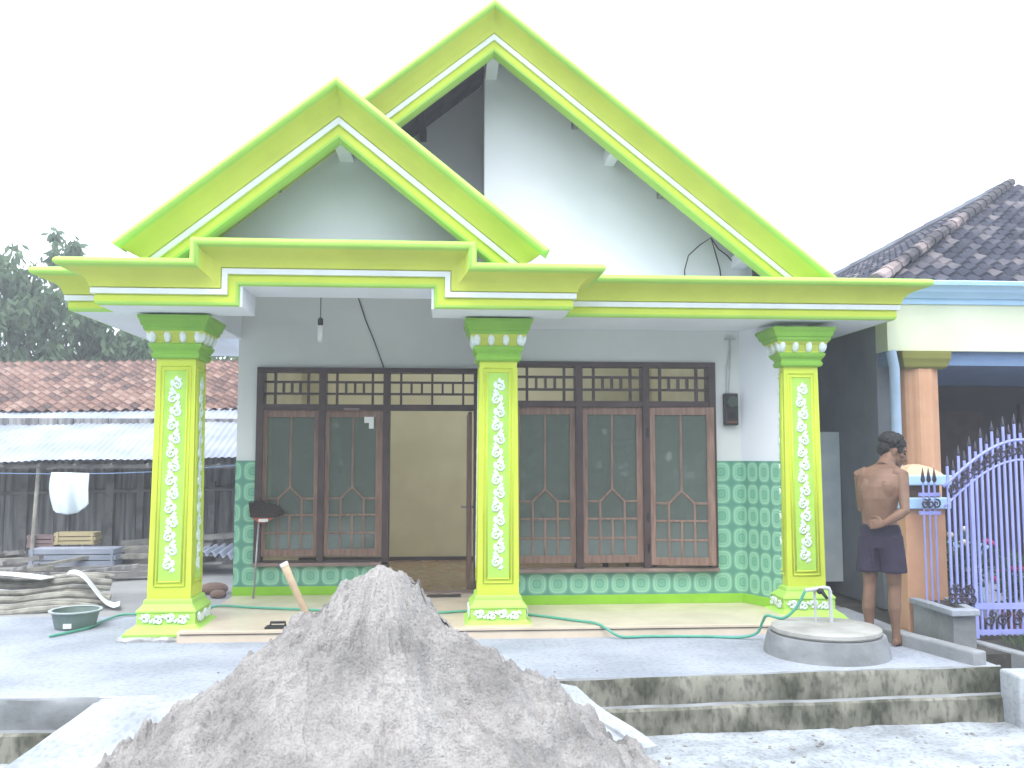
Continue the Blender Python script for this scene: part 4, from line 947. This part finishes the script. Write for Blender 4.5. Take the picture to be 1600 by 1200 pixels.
for i in range(4):
    x = 4.24 + i * .055; scr(b, x, .40, .045, 1 if i % 2 else -1); scr(b, x, .32, .04, -1 if i % 2 else 1)
b.build('bottom_scrolls', M['darkorn'], G, smooth=True); b = MB()
for i in range(9):
    x = 4.55 + i * .12; scr(b, x, .15, .05, 1 if i % 2 else -1); scr(b, x + .04, .20, .035, -1 if i % 2 else 1)
b.build('bottom_scrolls', M['darkorn'], G, smooth=True)
# narrow panel before the pillar
t = thing('railing_panel', (4.27, 7.6, .26), 'narrow lilac railing with black spear tips in front of the gate pillar', 'railing')
for i in range(3):
    x = 4.14 + i * .052; b = MB(); b.tube([(x, 7.62, .26), (x, 7.62, 1.30)], .009, 6); br = b.build('bar', M['purple'], t)
    b = MB(); b.lathe([(1.30, .009), (1.32, .02), (1.36, .014), (1.43, .002)], (x, 7.62), 8); b.build('spear', M['darkorn'], br, smooth=True)
b = MB(); b.box(4.10, 4.29, 7.61, 7.635, 1.02, 1.05).box(4.10, 4.29, 7.61, 7.635, 1.18, 1.21); b.build('rail', M['purple'], t)
b = MB()
for i in range(3): scr(b, 4.14 + i * .052, 1.115, .04, 1 if i % 2 else -1, 7.60)
b.build('scrolls', M['darkorn'], t, smooth=True)
# terrace bench and plants behind the gate
t = thing('terrace_ledge', (5.0, 8.2, 0), 'light blue ledge with short balusters behind the gate bars', 'ledge')
b = MB(); b.box(4.55, 5.05, 8.15, 8.35, .66, .72); b.build('top', M['ltblue'], t, bevel=.01)
for i in range(5):
    b = MB(); b.lathe([(.0, .03), (.2, .04), (.4, .025), (.66, .035)], (4.6 + i * .1, 8.25), 10); b.build('baluster', M['ltblue'], t, smooth=True)
M['pink'] = mat('pink_petal', (.55, .07, .2), .6); M['yellowfl'] = mat('cream_petal', (.75, .7, .5), .6); M['pot'] = mat('clay_pot', (.3, .12, .07), .8)
def plant(x, y, z, h, pet, label, seed):
    rg = random.Random(seed); t = thing('potted_plant', (x, y, z), label, 'plant')
    b = MB(); b.lathe([(z, .07), (z + .12, .095), (z + .14, .105), (z + .16, .10), (z + .15, .02)], (x, y), 16); b.build('pot', M['pot'], t, smooth=40)
    b = MB(); st = MB()
    for i in range(16):
        a = rg.uniform(0, 6.28); r = rg.uniform(.03, .2); e = Vector((x + r * math.cos(a), y + r * math.sin(a), z + .15 + h * rg.uniform(.4, 1)))
        st.tube([(x, y, z + .13), Vector((x, y, z + .13)).lerp(e, .5) + Vector((0, 0, .05)), e], .004, 5)
        for k in range(7):
            q = Vector((x, y, z + .13)).lerp(e, rg.uniform(.35, 1)); dd = Vector((rg.uniform(-1, 1), rg.uniform(-1, 1), rg.uniform(-.3, .8))).normalized(); sd_ = dd.orthogonal().normalized() * .025
            b.add([q, q + dd * .05 + sd_, q + dd * .11, q + dd * .05 - sd_], [(0, 1, 2, 3)])
        if i % 3 == 0: MB().ball(e, (.035, .035, .03), k=8).build('flower', M[pet], t, smooth=True)
    st.build('stem', M['leaf2'], t); b.build('leaves', M['leaf2'], t)
plant(4.75, 8.0, -.02, .75, 'pink', 'pink flowering pot plant behind the gate', 1); plant(5.05, 7.85, -.02, .55, 'pink', 'bushy pink flowering pot plant at the right picture edge', 2)
plant(4.63, 7.98, .1, .62, 'yellowfl', 'cream flowering plant between the pillar and the gate arch', 4)
b = MB(); rg = random.Random(5)
for i in range(500):
    x, y = rg.uniform(4.55, 5.8), rg.uniform(6.75, 7.3); d_ = Vector((rg.uniform(-1, 1), rg.uniform(-1, 1), 1.2)).normalized(); sd_ = d_.orthogonal().normalized() * .012; q = Vector((x, y, -.02))
    b.add([q, q + d_ * .05 + sd_, q + d_ * .11, q + d_ * .05 - sd_], [(0, 1, 2, 3)])
tag(b.build('ground_cover', M['leaf2']), 'low green weeds at the foot of the gate', 'weeds', kind='stuff')

# ================================================================== PERSON
def person():
    PX, PY = 3.545, 7.22; yaw = R(-48)        # forward (+y) turned to the right
    P = thing('person', (PX, PY, 0), 'bare-chested person in dark purple shorts standing behind the well, one hand behind back, looking right', 'person')
    B = MB(); 
    # torso, rounded back, leaning a little forward
    B.loft([((0, .0, .80), .10, .085), ((0, .0, .86), .145, .105), ((0, -.005, .93), .150, .105), ((0, -.012, 1.0), .140, .095), ((0, -.016, 1.08), .142, .095), ((0, -.012, 1.18), .160, .105),
            ((0, .010, 1.28), .180, .112), ((0, .045, 1.37), .184, .104), ((0, .085, 1.425), .150, .088), ((0, .125, 1.455), .092, .070), ((0, .16, 1.475), .066, .062)], 20)
    B.tube([(0, .10, 1.42), (0, .17, 1.47), (.012, .225, 1.53)], [.075, .066, .058], 14)
    # shoulder blades
    for s in (-1, 1): B.ball((s * .085, -.068, 1.255), (.055, .03, .085), k=12)
    # head turned right and down
    HM = Matrix.Translation((.02, .262, 1.565)) @ Matrix.Rotation(R(-50), 4, 'Z') @ Matrix.Rotation(R(-20), 4, 'X') @ Matrix.Scale(1.13, 4)
    s0 = len(B.v)
    B.ball((0, -.012, .035), (.074, .095, .092), k=20); B.ball((0, .022, -.03), (.062, .074, .085), k=18); B.ball((0, .062, -.088), (.034, .030, .027), k=12)
    B.loft([((0, .088, .022), .008, .010), ((0, .098, -.005), .010, .014), ((0, .104, -.028), .017, .016), ((0, .094, -.04), .014, .012)], 10)
    B.ball((0, .086, -.056), (.026, .014, .008), k=10); B.ball((0, .083, -.069), (.022, .013, .008), k=10)
    for s in (-1, 1):
        B.ball((s * .075, -.012, -.005), (.010, .021, .032), k=10); B.ball((s * .034, .074, .034), (.026, .014, .010), k=10); B.ball((s * .045, .055, -.012), (.024, .022, .018), k=10)
    B.xf(HM, s0)
    # legs
    for s in (-1, 1):
        f0 = .03 if s > 0 else -.04
        B.loft([((s * .082, 0, .86), .085, .092), ((s * .085, f0 * .3, .70), .078, .085), ((s * .088, f0 * .6, .56), .060, .066), ((s * .09, f0 * .8 + .008, .48), .050, .055), ((s * .09, f0 * .9 - .008, .40), .049, .055),
                ((s * .092, f0 - .022, .30), .050, .056), ((s * .093, f0 - .018, .20), .038, .042), ((s * .094, f0 - .014, .10), .031, .035), ((s * .095, f0 - .005, .05), .036, .050), ((s * .095, f0, .012), .036, .050)], 14)
        B.loft([((s * .095, f0 - .06, .030), (.026, 0, 0), (0, 0, .026)), ((s * .096, f0, .040), (.036, 0, 0), (0, 0, .034)), ((s * .10, f0 + .08, .032), (.042, 0, 0), (0, 0, .026)), ((s * .105, f0 + .15, .022), (.046, 0, 0), (0, 0, .018)), ((s * .105, f0 + .185, .016), (.03, 0, 0), (0, 0, .012))], 12)
        for k in range(5): B.ball((s * (.105 + (k - 2) * .018), f0 + .19 - abs(k - 1 if s < 0 else k - 3) * .008, .014), (.009, .02, .011), k=8)
    # arms: both hands behind the back, clasped at the waist
    def arm(s, el, wr):
        sh = Vector((s * .172, .045, 1.375)); el = Vector(el); wr = Vector(wr)
        B.tube([sh - Vector((s * .05, 0, -.01)), sh, sh.lerp(el, .35), sh.lerp(el, .75), el, el.lerp(wr, .25), el.lerp(wr, .65), wr], [.060, .056, .048, .041, .037, .040, .033, .025], 14)
        return wr
    def hand(wr, fw, up, side, s):
        fw, up, side = Vector(fw).normalized(), Vector(up).normalized(), Vector(side).normalized()
        B.loft([(wr - fw * .01, side * .022, up * .016), (wr + fw * .03, side * .034, up * .017), (wr + fw * .07, side * .041, up * .016), (wr + fw * .095, side * .040, up * .013)], 12)
        for k, ln in enumerate((.066, .076, .070, .054)):
            o = wr + fw * (.088 - .004 * abs(k - 1)) + side * (.030 - k * .020); c = .10 + .05 * k
            p1 = o + fw * ln * .45 + up * .004; p2 = p1 + (fw * .8 - up * .5 * (.7 + c)) .normalized() * ln * .33; p3 = p2 + (fw * .5 - up * .85).normalized() * ln * .26
            B.tube([o - fw * .02, o, p1, p2, p3], [.0095, .0095, .009, .0082, .0065], 8)
        o = wr + fw * .025 + side * .03
        B.tube([o - side * .012, o + side * .018 + fw * .022, o + side * .030 + fw * .05, o + side * .030 + fw * .075], [.013, .012, .0105, .008], 8)
    w1 = arm(1, (.232, -.075, 1.09), (.10, -.165, .99)); hand(w1, (-1, .10, -.12), (0, -1, .1), (0, .1, 1), 1)
    w2 = arm(-1, (-.205, .13, 1.09), (-.12, .30, .98)); hand(w2, (.6, .6, -.4), (-.5, .5, .2), (.2, .1, 1), -1)
    MT = Matrix.Translation((PX, PY, 0)) @ Matrix.Rotation(yaw, 4, 'Z')
    B.xf(MT)
    def meld(b, vox, name, m, it=3):
        o = b.build(name, M[m]); md = o.modifiers.new('r', 'REMESH'); md.mode = 'VOXEL'; md.voxel_size = vox; sm = o.modifiers.new('s', 'SMOOTH'); sm.factor = .5; sm.iterations = it
        dg = bpy.context.evaluated_depsgraph_get(); me = bpy.data.meshes.new_from_object(o.evaluated_get(dg)); o.modifiers.clear(); o.data = me; me.name = name
        me.polygons.foreach_set('use_smooth', [True] * len(me.polygons)); par(o, P); return o
    body = meld(B, .0055, 'body', 'skin')
    h = MB(); h.ball((0, -.024, .058), (.083, .098, .084), k=20); h.ball((0, -.065, .02), (.070, .058, .078), k=16)
    rg = random.Random(3)
    for i in range(150):
        v = Vector((rg.gauss(0, 1), rg.gauss(-.35, 1), abs(rg.gauss(.5, .7)))).normalized(); h.ball(Vector((0, -.026, .055)) + Vector((v.x * .080, v.y * .094, v.z * .082)), rg.uniform(.012, .02), k=6)
    for s in (-1, 1): h.ball((s * .068, .028, .03), (.012, .02, .034), k=8)
    h.xf(MT @ HM); meld(h, .006, 'hair', 'hair', 1)
    e = MB()
    for s in (-1, 1): e.ball((s * .032, .078, .012), (.013, .009, .007), k=10)
    e.xf(MT @ HM); e.build('eyes', M['hair'], P, smooth=True)
    c = MB(); c.loft([((0, 0, .78), .165, .120), ((0, 0, .88), .170, .125), ((0, -.004, .93), .164, .120), ((0, -.01, .975), .152, .106)], 24)
    for s in (-1, 1):
        f0 = .03 if s > 0 else -.04
        c.loft([((s * .078, 0, .88), .095, .118), ((s * .085, f0 * .3, .75), .098, .112), ((s * .092, f0 * .5, .66), .098, .108), ((s * .096, f0 * .55, .585), .100, .108)], 20)
    for i in range(14):
        a = i * .9; c.tube([(.13 * math.cos(a), .11 * math.sin(a) , .92), (.155 * math.cos(a + .1), .118 * math.sin(a + .1), .66)], .012, 6)
    c.xf(MT); meld(c, .008, 'shorts', 'shorts', 3)
person()

# ================================================================== haze volume added to lift dark tones like lens veil
hz = MB().box(-150, 150, -150, 210, -1.45, 10.2).build('haze', None)
hm = bpy.data.materials.new('added_haze'); hm.use_nodes = True; hn, hl = hm.node_tree.nodes, hm.node_tree.links
hn.remove(hn['Principled BSDF']); pv = hn.new('ShaderNodeVolumePrincipled'); pv.inputs['Color'].default_value = (.93, .96, 1, 1); pv.inputs['Density'].default_value = .0065
hl.new(pv.outputs[0], hn['Material Output'].inputs['Volume']); hz.data.materials.clear(); hz.data.materials.append(hm)
tag(hz, kind='stuff'); tag(hz, 'thin haze added over the whole yard to lift the dark tones', 'haze')
